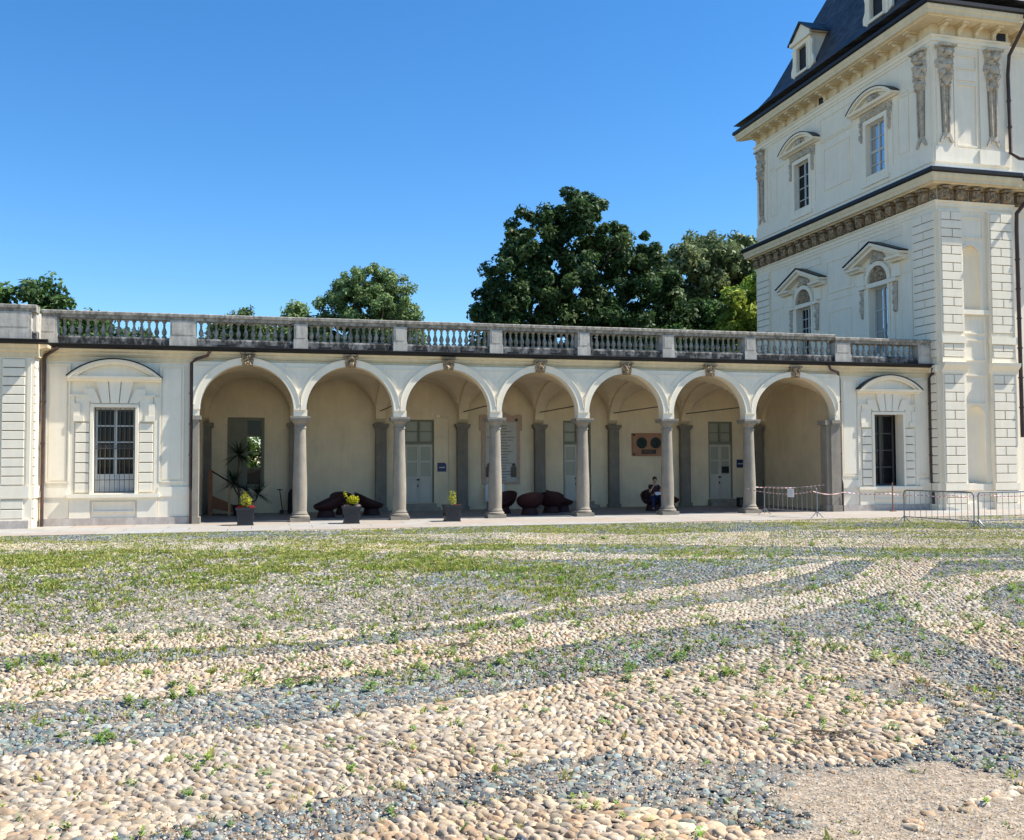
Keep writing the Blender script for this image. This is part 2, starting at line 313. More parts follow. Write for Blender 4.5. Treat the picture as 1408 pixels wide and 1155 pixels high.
# ------------------------------------------------------------------ ground
CAMP=np.array([2.289,-35.01]); YAW=.2499
def fbm(x,y,sc,seed=0,oct=3):
    # cheap smooth value noise on numpy arrays
    out=np.zeros_like(x,dtype=float); amp=1; tot=0
    for o in range(oct):
        X=x*sc*2**o+seed*17.3+o*5.1; Y=y*sc*2**o+seed*9.7-o*3.3
        xi=np.floor(X).astype(np.int64); yi=np.floor(Y).astype(np.int64); fx=X-xi; fy=Y-yi
        fx=fx*fx*(3-2*fx); fy=fy*fy*(3-2*fy)
        def h(a,b):
            n=(a*374761393+b*668265263+seed*1274126177)&0x7fffffff; n=(n^(n>>13))*1274126177&0x7fffffff
            return ((n^(n>>16))&0xffff)/65535.
        v=(h(xi,yi)*(1-fx)+h(xi+1,yi)*fx)*(1-fy)+(h(xi,yi+1)*(1-fx)+h(xi+1,yi+1)*fx)*fy
        out+=v*amp; tot+=amp; amp*=.5
    return out/tot
def inpoly(x,y,poly):
    r=np.zeros(x.shape,bool); n=len(poly)
    for i in range(n):
        x0,y0=poly[i]; x1,y1=poly[(i+1)%n]
        if y0==y1: continue
        c=((y0>y)!=(y1>y))&(x<(x1-x0)*(y-y0)/(y1-y0)+x0); r^=c
    return r
def classify(x,y,warp=.022):
    wx=x+(fbm(x,y,2.5,3)-.5)*2*warp; wy=y+(fbm(x,y,2.5,4)-.5)*2*warp
    c=np.zeros(x.shape,int)
    sx=x+(fbm(x,y,1.6,13)-.5)*.9; sy=y+(fbm(x,y,1.6,14)-.5)*.9
    for k,p in PAT: c[inpoly(sx,sy,p) if k=='S' else inpoly(wx,wy,p)]={'P':0,'D':1,'M':2,'S':3}[k]
    return c
PALE=np.array([(.64,.55,.40),(.64,.58,.46),(.60,.48,.33),(.58,.54,.46),(.70,.62,.47),(.54,.41,.28),(.64,.55,.42),(.50,.44,.35)])
DARK=np.array([(.16,.185,.195),(.25,.29,.28),(.09,.105,.125),(.33,.37,.34),(.14,.17,.19),(.21,.235,.235),(.40,.34,.26),(.19,.24,.225),(.28,.32,.30),(.11,.13,.15)])
def patches(x,y): return fbm(x,y,.45,21)
# wide earth sheet reaching the horizon
def ground():
    m,nt,b=new_mat('courtyard_earth')
    a=N(nt,'ShaderNodeAttribute'); a.attribute_name='col'
    c=mul(nt,a.outputs['Color'],ramp(nt,tex(nt,14,6),[(.3,.62),(.7,1.15)]),1)
    vo=N(nt,'ShaderNodeTexVoronoi'); vo.inputs['Scale'].default_value=45; tc=N(nt,'ShaderNodeTexCoord'); nt.links.new(tc.outputs['Object'],vo.inputs[0])
    c=mul(nt,c,ramp(nt,vo.outputs['Color'],[(.2,.6),(.8,1.25)]),.8)
    nt.links.new(c,b.inputs['Base Color']); b.inputs['Roughness'].default_value=.95
    bump(nt,b,vo.outputs['Distance'],.6,.012)
    st=.22; xs=np.arange(-22,46,st); ys=np.arange(-38,-4.2,st)
    X,Y=np.meshgrid(xs,ys); c=classify(X,Y,.05)
    base=np.array([(.31,.245,.17),(.20,.175,.14),(.25,.22,.16),(.35,.275,.19)])[c]
    n=fbm(X,Y,1.2,8)[...,None]; base=base*(.8+.4*n)
    Z=-.035+.02*(fbm(X,Y,.3,5)-.5)+np.where(c==3,.012,0)+.012*(fbm(X,Y,2.,6)-.5)
    nx,ny=len(xs),len(ys); V=np.stack([X,Y,Z],-1).reshape(-1,3)
    i,j=np.meshgrid(np.arange(nx-1),np.arange(ny-1)); k=(j*nx+i).ravel()
    Q=np.stack([k,k+1,k+nx+1,k+nx],1)
    o=fast_mesh('courtyard',V,Q,m,base.reshape(-1,3),smooth=True); tag(o,kind='structure')
    g=MB().box(-400,400,-400,700,-1.2,-.09).build('ground','earth'); tag(g,kind='structure')
M['earth']=surf('gravel_and_grass_ground',(.30,.26,.19),var=.3,scale=.4,fine=14,stain=(.10,.13,.05),stain_amt=.7)
ground()
def stones():
    st=.077
    us=np.arange(-24,46,st); vs=np.arange(-33.5,-4.28,st*.87)
    U,V=np.meshgrid(us,vs); U=U+(np.arange(len(vs))%2)[:,None]*st/2
    x=(U+RNG.uniform(-.3,.3,U.shape)*st).ravel(); y=(V+RNG.uniform(-.3,.3,V.shape)*st).ravel()
    dx,dy=x-CAMP[0],y-CAMP[1]; dist=np.hypot(dx,dy); ang=np.arctan2(dx,dy)-YAW
    keep=(dist>3.2)&(np.abs(ang)<.62)
    x,y,dist=x[keep],y[keep],dist[keep]
    c=classify(x,y); r=RNG.random(len(x)); pt=patches(x,y)
    # dark bands have gravel patches between stones; sand almost none
    p=np.where(c==0,.985,np.where(c==1,.90,np.where(c==2,.82,.10)))
    p=np.where((c==1)&(pt>.62),.55,p); p=np.where((c==3),np.where(pt>.52,.34,.07),p)
    k=r<p; x,y,dist,c,pt=x[k],y[k],dist[k],c[k],pt[k]; n=len(x)
    dark=(c==1)|((c==2)&(RNG.random(n)<.68))|((c==3)&(RNG.random(n)<.5))
    flip=RNG.random(n); dark=np.where(flip<.012,~dark,dark)
    pal=np.where(dark[:,None],DARK[RNG.integers(0,len(DARK),n)],PALE[RNG.integers(0,len(PALE),n)])
    tint=(fbm(x,y,.35,31)-.5)
    pal=pal*(1+RNG.normal(0,.15,(n,1)))*(1+tint[:,None]*np.array([.5,.25,.0]))
    g_=pal.mean(1,keepdims=True); pal=np.where((c==2)[:,None],g_*np.array([1.0,.95,.84])+(pal-g_)*.4,pal); pal=np.clip(pal,.03,.8)
    pal=pal*np.array([.77,.75,.74])
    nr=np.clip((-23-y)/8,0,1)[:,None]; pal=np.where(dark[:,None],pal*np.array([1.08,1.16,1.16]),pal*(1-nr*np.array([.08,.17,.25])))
    e_=np.zeros(n,bool)
    for ox,oy in ((.11,0),(-.11,0),(0,.15),(0,-.15)): e_|=(classify(x+ox,y+oy)!=c)
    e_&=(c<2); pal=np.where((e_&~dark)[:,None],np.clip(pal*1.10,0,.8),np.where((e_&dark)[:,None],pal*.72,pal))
    size=np.where(dark,RNG.uniform(.7,1.15,n),RNG.uniform(.75,1.35,n))
    a=st*.56*size*RNG.uniform(1.0,1.5,n); b=st*.485*size*RNG.uniform(.66,1.0,n)
    h=np.where(dark,RNG.uniform(.010,.022,n),RNG.uniform(.014,.029,n))
    sink=np.where(c==3,.014,np.where(pt>.6,.005,0))
    th=(fbm(x,y,.25,41)*2.6*PI)+RNG.normal(0,.45,n)
    tx,ty=RNG.normal(0,.15,n),RNG.normal(0,.15,n)
    def lod(sel,rings,seg,nm,first):
        m=sel.sum(); T=[(0,0,1.0)]
        for ri,(rr,zz) in enumerate(rings):
            for s in range(seg):
                w=2*PI*(s+.5*(ri%2))/seg; T.append((rr*math.cos(w),rr*math.sin(w),zz))
        T=np.array(T); nv=len(T)
        R=1+RNG.normal(0,.11,(m,nv)); P=np.repeat(T[None],m,0)*np.stack([R,R,1+RNG.normal(0,.07,(m,nv))],-1)
        lx=P[...,0]*a[sel,None]; ly=P[...,1]*b[sel,None]; lz=P[...,2]*h[sel,None]
        lz=lz+lx*tx[sel,None]+ly*ty[sel,None]
        cs,sn=np.cos(th[sel])[:,None],np.sin(th[sel])[:,None]
        X=x[sel,None]+lx*cs-ly*sn; Y=y[sel,None]+lx*sn+ly*cs; Z=-.034+lz-sink[sel,None]
        F=[]
        for s in range(seg): F.append((0,1+s,1+(s+1)%seg))
        for ri in range(len(rings)-1):
            A=1+ri*seg;B=A+seg
            for s in range(seg):
                q=(s+1)%seg; F+= [(A+s,B+s,B+q),(A+s,B+q,A+q)]
        F=np.array(F)[None]+(np.arange(m)*nv)[:,None,None]
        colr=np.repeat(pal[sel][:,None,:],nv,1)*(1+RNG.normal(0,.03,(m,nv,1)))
        return np.stack([X,Y,Z],-1).reshape(-1,3),F.reshape(-1,3),colr.reshape(-1,3)
    near=dist<9.5
    A=lod(near,[(.5,.88),(.86,.45),(1.0,-.25)],9,'n',True)
    B=lod(~near,[(.62,.74),(1.0,-.15)],6,'f',False)
    Vv=np.concatenate([A[0],B[0]]); Ff=np.concatenate([A[1],B[1]+len(A[0])]); Cc=np.concatenate([A[2],B[2]])
    m,nt,bs=new_mat('river_cobble_stone')
    at=N(nt,'ShaderNodeAttribute'); at.attribute_name='col'
    cc=mul(nt,at.outputs['Color'],ramp(nt,tex(nt,38,6,rough=.7),[(.3,.62),(.68,1.12)]),1)
    cc=mul(nt,cc,(.33,.25,.16),ramp(nt,tex(nt,11,7),[(.48,0.),(.70,.7)]),'MIX')
    nt.links.new(cc,bs.inputs['Base Color']); bs.inputs['Roughness'].default_value=.85; bs.inputs['Specular IOR Level'].default_value=.2
    bump(nt,bs,tex(nt,70,4),.35,.004)
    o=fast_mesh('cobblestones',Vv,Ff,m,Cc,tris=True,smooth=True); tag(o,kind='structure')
    print('stones',n)
    return
stones()
def gravel():
    # small loose chips and dirt crumbs between the near stones
    n=120000
    d=3.4+13*RNG.random(n)**1.3; an=YAW+RNG.uniform(-.6,.6,n); x=CAMP[0]+d*np.sin(an); y=CAMP[1]+d*np.cos(an)
    c=classify(x,y); k=RNG.random(n)<np.where(c==0,.18,np.where(c==3,1.,.8)); x,y,c=x[k],y[k],c[k]; n=len(x)
    s=RNG.uniform(.004,.013,n)*np.where(c==3,.8,1); z=np.where(c==3,-.026,-.026)+RNG.uniform(0,.012,n)
    T=np.array([(1,0,0),(-.5,.87,0),(-.5,-.87,0),(0,0,.9)])
    R=1+RNG.normal(0,.25,(n,4,1)); w=RNG.uniform(0,6.3,n); P=np.repeat(T[None],n,0)*R*s[:,None,None]
    X=x[:,None]+P[...,0]*np.cos(w)[:,None]-P[...,1]*np.sin(w)[:,None]; Y=y[:,None]+P[...,0]*np.sin(w)[:,None]+P[...,1]*np.cos(w)[:,None]
    F=np.array([(0,1,3),(1,2,3),(2,0,3)])[None]+(np.arange(n)*4)[:,None,None]
    pal=np.array([(.42,.34,.25),(.36,.25,.16),(.2,.21,.22),(.47,.41,.33),(.28,.19,.12)])[RNG.integers(0,5,n)]
    o=fast_mesh('gravel',np.stack([X,Y,z[:,None]+P[...,2]],-1).reshape(-1,3),F.reshape(-1,3),'leafless',np.repeat(pal,4,0),tris=True); tag(o,'loose gravel and grit lying between the cobbles','gravel',kind='stuff')
m,nt,bs=new_mat('gravel_chips'); at=N(nt,'ShaderNodeAttribute'); at.attribute_name='col'; nt.links.new(at.outputs['Color'],bs.inputs['Base Color']); bs.inputs['Roughness'].default_value=1; bs.inputs['Specular IOR Level'].default_value=.05; M['leafless']=m
gravel()
# grass: blades in tufts
def blades(name,tx,ty,th,nb,pal,label,width=.006,lean=.5,spread=.03):
    n=len(tx); x=np.repeat(tx,nb); y=np.repeat(ty,nb); m=n*nb
    hh=np.repeat(th,nb)*RNG.uniform(.5,1.1,m); a=RNG.uniform(0,2*PI,m); r=RNG.random(m)**.7*spread*np.repeat(th/th.mean(),nb)
    x=x+r*np.cos(a); y=y+r*np.sin(a); ln=hh*lean*RNG.uniform(.3,1.3,m); a2=a+RNG.normal(0,.5,m)
    w=width*(.7+.6*RNG.random(m))*(.5+hh/hh.mean()*.6); pw=a2+PI/2+RNG.normal(0,.4,m)
    z0=np.full(m,-.035)
    p0=np.stack([x-w*np.cos(pw),y-w*np.sin(pw),z0],-1); p1=np.stack([x+w*np.cos(pw),y+w*np.sin(pw),z0],-1)
    mx,my,mz=x+ln*.35*np.cos(a2),y+ln*.35*np.sin(a2),z0+hh*.62
    p2=np.stack([mx+w*1.1*np.cos(pw),my+w*1.1*np.sin(pw),mz],-1); p3=np.stack([mx-w*1.1*np.cos(pw),my-w*1.1*np.sin(pw),mz],-1)
    p4=np.stack([x+ln*np.cos(a2),y+ln*np.sin(a2),z0+hh],-1); 
    V=np.stack([p0,p1,p2,p3,p4],1).reshape(-1,3)
    F=np.array([(0,1,2),(0,2,3),(3,2,4)])[None]+(np.arange(m)*5)[:,None,None]
    tc=.9*pal[RNG.integers(0,len(pal),n)]*(1+RNG.normal(0,.15,(n,1))); C=np.repeat(np.repeat(tc,nb,0)*(1+RNG.normal(0,.1,(m,1))),5,0)
    return V,F.reshape(-1,3),np.clip(C,.01,.6)
def grass():
    GREEN=np.array([(.25,.32,.06),(.31,.36,.07),(.19,.26,.05),(.37,.37,.09),(.34,.32,.08)])
    YELL=np.array([(.46,.46,.11),(.54,.50,.15),(.40,.43,.10),(.55,.50,.22),(.34,.33,.12)])
    DRY=np.array([(.36,.27,.14),(.25,.17,.09),(.30,.16,.10),(.42,.33,.18)])
    n=620000
    x=RNG.uniform(-20,42,n); y=RNG.uniform(-33,-4.35,n)
    dx,dy=x-CAMP[0],y-CAMP[1]; d=np.hypot(dx,dy); an=np.arctan2(dx,dy)-YAW; k=(np.abs(an)<.6)&(d>3.4); x,y,d=x[k],y[k],d[k]
    pt=fbm(x,y,.5,51,4); fine=fbm(x,y,2.2,52)
    c=classify(x,y)
    # density (0..1)
    left=np.clip((11-x)/6,0,1)*np.clip((y+26.5)/8,0,1)*np.where(c==0,.45,1)*np.clip((-8.6-y)/2,0,1)      # lush field at the left
    far=np.clip((y+17.5)/2,0,1)                                                       # grassy rows near the pavement
    mid=np.clip((y+25)/6,0,1)
    D=.02+.62*left*np.clip((pt-.30)*4.5,.12,1)+far*np.where(c==0,.38,.6)*np.clip((pt-.25)*3,.25,1)+mid*np.where(c==0,.05,.12)*np.clip((pt-.4)*4,.1,1)+.05*(c!=0)*np.clip((pt-.5)*5,0,1)
    k=(RNG.random(len(x))<np.clip(D,0,1)*np.clip(fine*3.2-.9,.12,1)); x,y,d,far,left=x[k],y[k],d[k],far[k],left[k]
    th=RNG.uniform(.02,.06,len(x))*(.7+.6*RNG.random(len(x)))*(1+.35*left)
    yel=RNG.random(len(x))<np.clip(far*.75-left*.35,.08,.8)
    A=blades('g',x[~yel],y[~yel],th[~yel],7,GREEN,'',.0055,.8,.04); B=blades('g',x[yel],y[yel],th[yel]*.75,7,YELL,'',.0065,.7,.04)
    n=9000; xx=CAMP[0]+0; dd=3.6+16*RNG.random(n); aa=YAW+RNG.uniform(-.58,.58,n); xd=CAMP[0]+dd*np.sin(aa); yd=CAMP[1]+dd*np.cos(aa)
    cd=classify(xd,yd); k=(RNG.random(n)<np.where(cd==0,.25,np.where(cd==3,.06,.8))*np.clip((fbm(xd,yd,.8,61)-.3)*3,.1,1)); xd,yd=xd[k],yd[k]
    Cc=blades('g',xd,yd,RNG.uniform(.02,.045,len(xd)),6,DRY,'',.0035,1.2,.05)
    V=[];F=[];C=[];o=0
    for a in (A,B,Cc): V.append(a[0]);F.append(a[1]+o);C.append(a[2]);o+=len(a[0])
    g=fast_mesh('grass',np.concatenate(V),np.concatenate(F),'grassm',np.concatenate(C),tris=True); tag(g,'short green and yellowish grass growing between the cobbles','grass',kind='stuff')
    print('tufts',len(x))
grass()
def weeds():
    # leafy weeds: rosettes of broader leaves on upright stems
    n=4800; d=4+23*RNG.random(n)**.8; a=YAW+RNG.uniform(-.57,.57,n); x=CAMP[0]+d*np.sin(a); y=CAMP[1]+d*np.cos(a)
    pt=fbm(x,y,.7,71,3); c=classify(x,y); k=RNG.random(n)<np.clip((pt-.35)*3,.08,1)*np.where(c==3,.1,1); x,y,d=x[k],y[k],d[k]
    V=[];F=[];C=[];o=0
    G=np.array([(.15,.27,.05),(.20,.33,.06),(.12,.21,.05),(.26,.34,.08)])
    for X,Y,dd in zip(x,y,d):
        h=random.uniform(.03,.095)*(1.25 if dd>9 else .85); nl=random.randint(7,14); col=G[random.randint(0,3)]*random.uniform(.8,1.3)
        ns=random.randint(1,4)
        for s in range(ns):
            sx,sy=X+random.gauss(0,.03),Y+random.gauss(0,.03); hh=h*random.uniform(.5,1.1); lx,ly=random.gauss(0,.2)*hh,random.gauss(0,.2)*hh
            for l in range(nl):
                t=.15+.85*l/nl; w=random.uniform(0,6.28); L=hh*random.uniform(.3,.5)*(1.2-.5*t)+.008; W=L*.24
                bx,by,bz=sx+lx*t,sy+ly*t,-.03+hh*t*.9
                ca,sa=math.cos(w),math.sin(w); up=random.uniform(.1,.8)
                pts=[(bx,by,bz),(bx+ca*L*.5-sa*W,by+sa*L*.5+ca*W,bz+L*up*.6),(bx+ca*L,by+sa*L,bz+L*up*.7),(bx+ca*L*.5+sa*W,by+sa*L*.5-ca*W,bz+L*up*.6)]
                V+=pts; F+=[(o,o+1,o+2),(o,o+2,o+3)]; C+=[col*random.uniform(.8,1.2)]*4; o+=4
    g=fast_mesh('weeds',np.array(V),np.array(F),'grassm',np.array(C),tris=True); tag(g,'small leafy weeds sprouting between the cobbles','weeds',kind='stuff')
weeds()
# pavement strip and arcade floor
p=MB().box(-26,60,-4.3,-.001,-.3,-.004).build('pavement','slab'); tag(p,kind='structure')
# ------------------------------------------------------------------ shared architectural pieces
def base_profile(): return [(0,0),(.0,.05)]
def column(root,x,y=0):
    z1=3.69
    prof=[(.235,.27),(.262,.30),(.25,.34),(.243,.36)]
    for i in range(13):
        t=i/12; r=.243+ .012*math.sin(min(t*1.7,1)*PI)*.8 -.045*max(0,t-.25)/.75
        prof.append((r,.37+t*(3.26-.37)))
    prof+=[(.222,3.27),(.222,3.31),(.195,3.33),(.195,3.42)]
    c=MB().lathe(prof,(x,y,0),28).build('column','granite',root,smooth=True)
    b=MB().box(x-.34,x+.34,y-.34,y+.34,-.003,.13)
    b.lathe([(.30,.131),(.335,.15),(.335,.20),(.30,.225),(.27,.235),(.262,.25),(.285,.262),(.285,.285),(.25,.30)],(x,y,0),28)
    b.build('base','granite',c,smooth=True)
    k=MB().lathe([(.20,3.415),(.215,3.43),(.24,3.47),(.29,3.52),(.30,3.545)],(x,y,0),28); k.box(x-.33,x+.33,y-.33,y+.33,3.546,3.62); k.box(x-.35,x+.35,y-.35,y+.35,3.623,3.69)
    k.build('capital','granite',c,smooth=True); return c
BALP=[(.055,0),(.085,0.001),(.085,.075),(.05,.08),(.045,.10),(.07,.14),(.088,.20),(.085,.25),(.06,.32),(.038,.40),(.034,.45),(.05,.47),(.05,.49),(.035,.50),(.04,.53),(.075,.56),(.075,.62)]
def balustrade(root,fr,sections,posts,zb,mat='bal',d=.05,depth=.26,ends=None,h=.60):
    """zb: function u->z of the bottom rail top"""
    u0,u1=ends; zs=zb
    b=MB(fr)
    b.profile([(d+.10,zs+h+.01),(d+.10,zs+h+.10),(d+.16,zs+h+.13),(d+.16,zs+h+.22),(d+.12,zs+h+.245),(d-depth-.12,zs+h+.245),(d-depth-.16,zs+h+.22),(d-depth-.16,zs+h+.13),(d-depth-.1,zs+h+.10),(d-depth-.1,zs+h+.01)],u0,u1)
    ob=b.build('balustrade',mat,root)
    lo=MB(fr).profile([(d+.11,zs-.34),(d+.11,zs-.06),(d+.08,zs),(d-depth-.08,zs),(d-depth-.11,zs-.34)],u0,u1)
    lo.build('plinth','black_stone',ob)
    for (a,c) in posts:
        m=MB(fr); m.box(a,c,d-depth-.06,d+.12,zs+.003,zs+h+.008); m.box(a-.02,c+.02,d-depth-.08,d+.145,zs-.33,zs+.06); m.box(a+.07,c-.07,d+.12,d+.135,zs+.12,zs+h-.06)
        m.build('post','balpost',ob)
    for (a,c,n) in sections:
        for i in range(n):
            u=a+(c-a)*(i+.5)/n
            m=MB(fr); x,y=0,0
            dd=d-depth/2
            m.lathe([(r*.98,z*h/.62) for r,z in BALP],(u,dd,zs+.002),10)
            m.build('baluster',mat,ob,smooth=True)
    return ob
def gutter(root,fr,u0,u1,z,d,r=.085):
    m=MB(fr); m.profile([(d,z),(d+.02,z+.09),(d-.09,z+.12),(d-.28,z+.12),(d-.28,z-.0),(d-.12,z-.05)],u0,u1)
    return m.build('gutter','metal',root)
def cornice(root,fr,u0,u1,z,d,name='cornice'):
    m=MB(fr).profile([(-.3,z-.42),(.04,z-.42),(.06,z-.33),(.06,z-.28),(.10,z-.26),(.16,z-.20),(.16,z-.14),(d-.1,z-.10),(d-.06,z-.02),(d-.04,z),(-.3,z)],u0,u1)
    return m.build(name,'corn',root)
def downpipe(root,pts,r=.055,shoe=True):
    m=MB().tube(pts,r,10); 
    for i in range(len(pts)-1):
        a,b=Vector(pts[i]),Vector(pts[i+1])
        if abs((b-a).normalized().z)>.95:
            L=(b-a).length; k=int(L/1.4)
            for j in range(1,k+1):
                p=a.lerp(b,j/(k+1)); m.tube([p-Vector((0,0,.03)),p+Vector((0,0,.03))],r*1.3,10)
    return m.build('downpipe','pipe',root,smooth=True)
def panel_lines(m,u0,u1,z0,z1,w=.035,d=.02,d0=0.0):
    m.box(u0,u1,d0,d0+d,z0,z0+w); m.box(u0,u1,d0,d0+d,z1-w,z1); m.box(u0,u0+w,d0,d0+d*1.1,z0+w,z1-w); m.box(u1-w,u1,d0,d0+d*1.1,z0+w,z1-w)
def rustic(root,fr,u0,u1,z0,z1,course,split=True,d=.045,gap=.035,d0=0,alt=0,name='rustication',mat='stucco'):
    m=MB(fr); n=max(1,round((z1-z0)/course)); h=(z1-z0)/n
    for i in range(n):
        a=z0+i*h+gap/2; b=z0+(i+1)*h-gap/2; t=n-1-i
        if split and (t+alt)%2==0:
            c=(u0+u1)/2+(.04 if t%4 else -.03); m.box(u0,c-gap/2,d0,d0+d,a,b); m.box(c+gap/2,u1,d0,d0+d,a,b)
        else: m.box(u0,u1,d0,d0+d,a,b)
    MB(fr).box(u0+.01,u1-.01,d0,d0+.004,z0,z1).build('joint','joint',m2:=m.build(name,mat,root,bevel=.008))
    return m2
def casement(root,fr,u0,u1,z0,z1,d,rows,solid=0,mat='wood_white',g='glass',mull=.09,fw=.07,name='window',cols=2,transom=None):
    uc=(u0+u1)/2; m=MB(fr)
    m.box(u0,u0+fw,d,d+.07,z0,z1); m.box(u1-fw,u1,d,d+.07,z0,z1); m.box(u0+fw,u1-fw,d,d+.068,z0,z0+fw); m.box(u0+fw,u1-fw,d,d+.068,z1-fw,z1)
    m.box(uc-mull/2,uc+mull/2,d,d+.08,z0+fw,z1-fw)
    H=z1-z0-2*fw
    for i in range(1,rows):
        z=z0+fw+H*i/rows; t=.022 if not(transom and i==transom) else .06
        m.box(u0+fw,uc-mull/2,d+.01,d+.06,z-t,z+t); m.box(uc+mull/2,u1-fw,d+.01,d+.06,z-t,z+t)
    for i in range(solid):
        za=z0+fw+H*i/rows; zb=za+H/rows
        m.box(u0+fw,uc-mull/2,d+.015,d+.045,za,zb); m.box(uc+mull/2,u1-fw,d+.015,d+.045,za,zb)
    if cols>2:
        for a,b in ((u0+fw,uc-mull/2),(uc+mull/2,u1-fw)):
            m.box((a+b)/2-.015,(a+b)/2+.015,d+.01,d+.055,z0+fw,z1-fw)
    f=m.build(name,mat,root)
    MB(fr).box(u0+fw*.5,u1-fw*.5,d+.012,d+.02,z0+fw*.5,z1-fw*.5).build('pane',g,f)
    return f
def seg_pediment(root,fr,u0,u1,z0,rise,d,ins=.16,thick=.2,mat='trim'):
    """curved (segmental) pediment"""
    uc=(u0+u1)/2; w=(u1-u0)/2; R=(w*w+rise*rise)/(2*rise); zc=z0+rise-R; a=math.asin(w/R)
    m=MB(fr)
    m.ring(uc,zc,R-thick*.55,R-.03,0,d,PI/2-a,PI/2+a,22); m.ring(uc,zc,R-thick,R-thick*.55,0,d*.7,PI/2-a*.93,PI/2+a*.93,22)
    m.profile([(0,z0-.17),(d*.35,z0-.17),(d*.5,z0-.12),(d*.86,z0-.10),(d*.95,z0-.045),(d,z0+.0),(0,z0+.0)],u0+.02,u1-.02)
    p=m.build('pediment',mat,root)
    # flat infill
    pts=[(u0+.12,z0)]+[(uc+math.sin(t)*(R-thick),zc+math.cos(t)*(R-thick)) for t in np.linspace(-a*.88,a*.88,16)]+[(u1-.12,z0)]
    MB(fr).prism([q for q in pts if q[1]>=z0-.001],0,d*.25).build('tympanum','stucco',p)
    MB(fr).ring(uc,zc,R-.028,R+.012,-.0,d+.03,PI/2-a,PI/2+a,22).build('flashing','metal',p)
    return p
def tri_pediment(root,fr,u0,u1,z0,rise,d,mat='trim'):
    uc=(u0+u1)/2; m=MB(fr)
    def sl(off,d1,t): # sloping band
        m.prism([(u0+off,z0+.02),(uc,z0+rise-off*.35),(u1-off,z0+.02),(u1-off,z0+.02-t),(uc,z0+rise-off*.35-t*1.1),(u0+off,z0+.02-t)],0,d1)
    sl(0,d,.12); sl(.18,d*.7,.2)
    # broken horizontal cornice
    for a,b in ((u0+.02,u0+1.05),(u1-1.05,u1-.02)):
        m.profile([(0,z0-.33),(d*.45,z0-.33),(d*.6,z0-.25),(d*.9,z0-.22),(d*.97,z0-.12),(0,z0-.12)],a,b)
    p=m.build('pediment',mat,root)
    MB(fr).prism([(u0-.05,z0+.03),(uc,z0+rise+.03),(u1+.05,z0+.03),(u1+.05,z0+.07),(uc,z0+rise+.08),(u0-.05,z0+.07)],0,d+.05).build('flashing','metal',p)
    return p
def fan_lintel(m,uc,z0,z1,wb,wt,n=3,d=.05,gap=.03):
    # voussoirs fanning out over an opening
    for i in range(n):
        a=-1+2*i/n; b=-1+2*(i+1)/n
        m.prism([(uc+a*wb+gap/2,z0),(uc+b*wb-gap/2,z0),(uc+b*wt-gap/2,z1),(uc+a*wt+gap/2,z1)],0,d)
def low_window(root,fr,uc,w,z0,z1,bars,open_void=False):
    """ground floor window with rusticated jambs, fan lintel and curved pediment. w: half width of opening"""
    u0,u1=uc-w,uc+w
    m=MB(fr); fw=.10
    m.box(u0-fw,u0,0,.09,z0-.02,z1+fw); m.box(u1,u1+fw,0,.09,z0-.02,z1+fw); m.box(u0,u1,0,.088,z1,z1+fw)
    m.box(u0-.12,u0-fw,0,.05,z0,z1+.02); m.box(u1+fw,u1+.12,0,.05,z0,z1+.02)
    f=m.build('window_surround','trim',root)
    for s in (-1,1):
        a,b=(uc-w-.56,uc-w-.13) if s<0 else (uc+w+.13,uc+w+.56)
        rustic(root,fr,a,b,z0+.02,z0+2.38,.34,False,d=.06,name='jamb_blocks')
        g=MB(fr); a2,b2=(uc-w-.62,uc-w-.30) if s<0 else (uc+w+.30,uc+w+.62)
        g.box(a,b,0,.045,z0+2.42,z1+.36); g.box(a2-.02*0,b2,.045,.11,z0+2.42,z0+2.62); g.box(min(a2,b2)+ (0 if s<0 else .12),max(a2,b2)-(.12 if s<0 else 0),.045,.09,z0+2.62,z1+.12)
        g.box(min(a,a2)-.12,max(b,b2)+.02,0,.084,z1+.36,z1+.42)
        # outer strip
        a3,b3=(uc-w-.78,uc-w-.60) if s<0 else (uc+w+.60,uc+w+.78)
        g.box(a3,b3,0,.035,z0,z1+.36)
        g.build('ear','stucco',root)
    m=MB(fr); fan_lintel(m,uc,z1+.13,z1+.93,.42,.62,3,.10)
    m.prism([(uc-.44,z1+.13),(uc-.65,z1+.62),(uc-.98,z1+.62),(uc-.98,z1+.45),(uc-.72,z1+.13)],0,.07); m.prism([(uc+.44,z1+.13),(uc+.65,z1+.62),(uc+.98,z1+.62),(uc+.98,z1+.45),(uc+.72,z1+.13)],0,.07)
    m.build('lintel','stucco',root)
    seg_pediment(root,fr,uc-1.5,uc+1.5,z1+1.03,.60,.30)
    m=MB(fr); m.box(uc-w-.80,uc+w+.80,0,.16,z0-.14,z0-.02); m.box(uc-w-.74,uc+w+.74,0,.09,z0-.22,z0-.14)
    for s in (-1,1):
        a,b=(uc-w-.72,uc-w-.08) if s<0 else (uc+w+.08,uc+w+.72)
        m.box(a,b,.0,.075,.24,z0-.22)
    panel_lines(m,u0-.02,u1+.02,.42,z0-.28,.05,.05)
    m.build('sill','trim',root)
def window_bars(root,fr,u0,u1,z0,z1,d,n=4):
    m=MB(fr)
    k=2*n
    for i in range(k+1):
        u=u0+(u1-u0)*(i)/k
        m.tube([(u,d,z0+.02),(u,d,z1-.02)],.011,6)
    for z in (z0+.06,z0+.45,z0+(z1-z0)*.52,z1-.12): m.box(u0,u1,d-.012,d+.012,z-.012,z+.012)
    for i in range(k): # small curls at mid height
        u=u0+(u1-u0)*(i+.5)/k; m.ring(u,z0+(z1-z0)*.52+.07,.035,.05,d-.008,d+.008,0,2*PI*.97,10)
    return m.build('window_bars','iron',root)
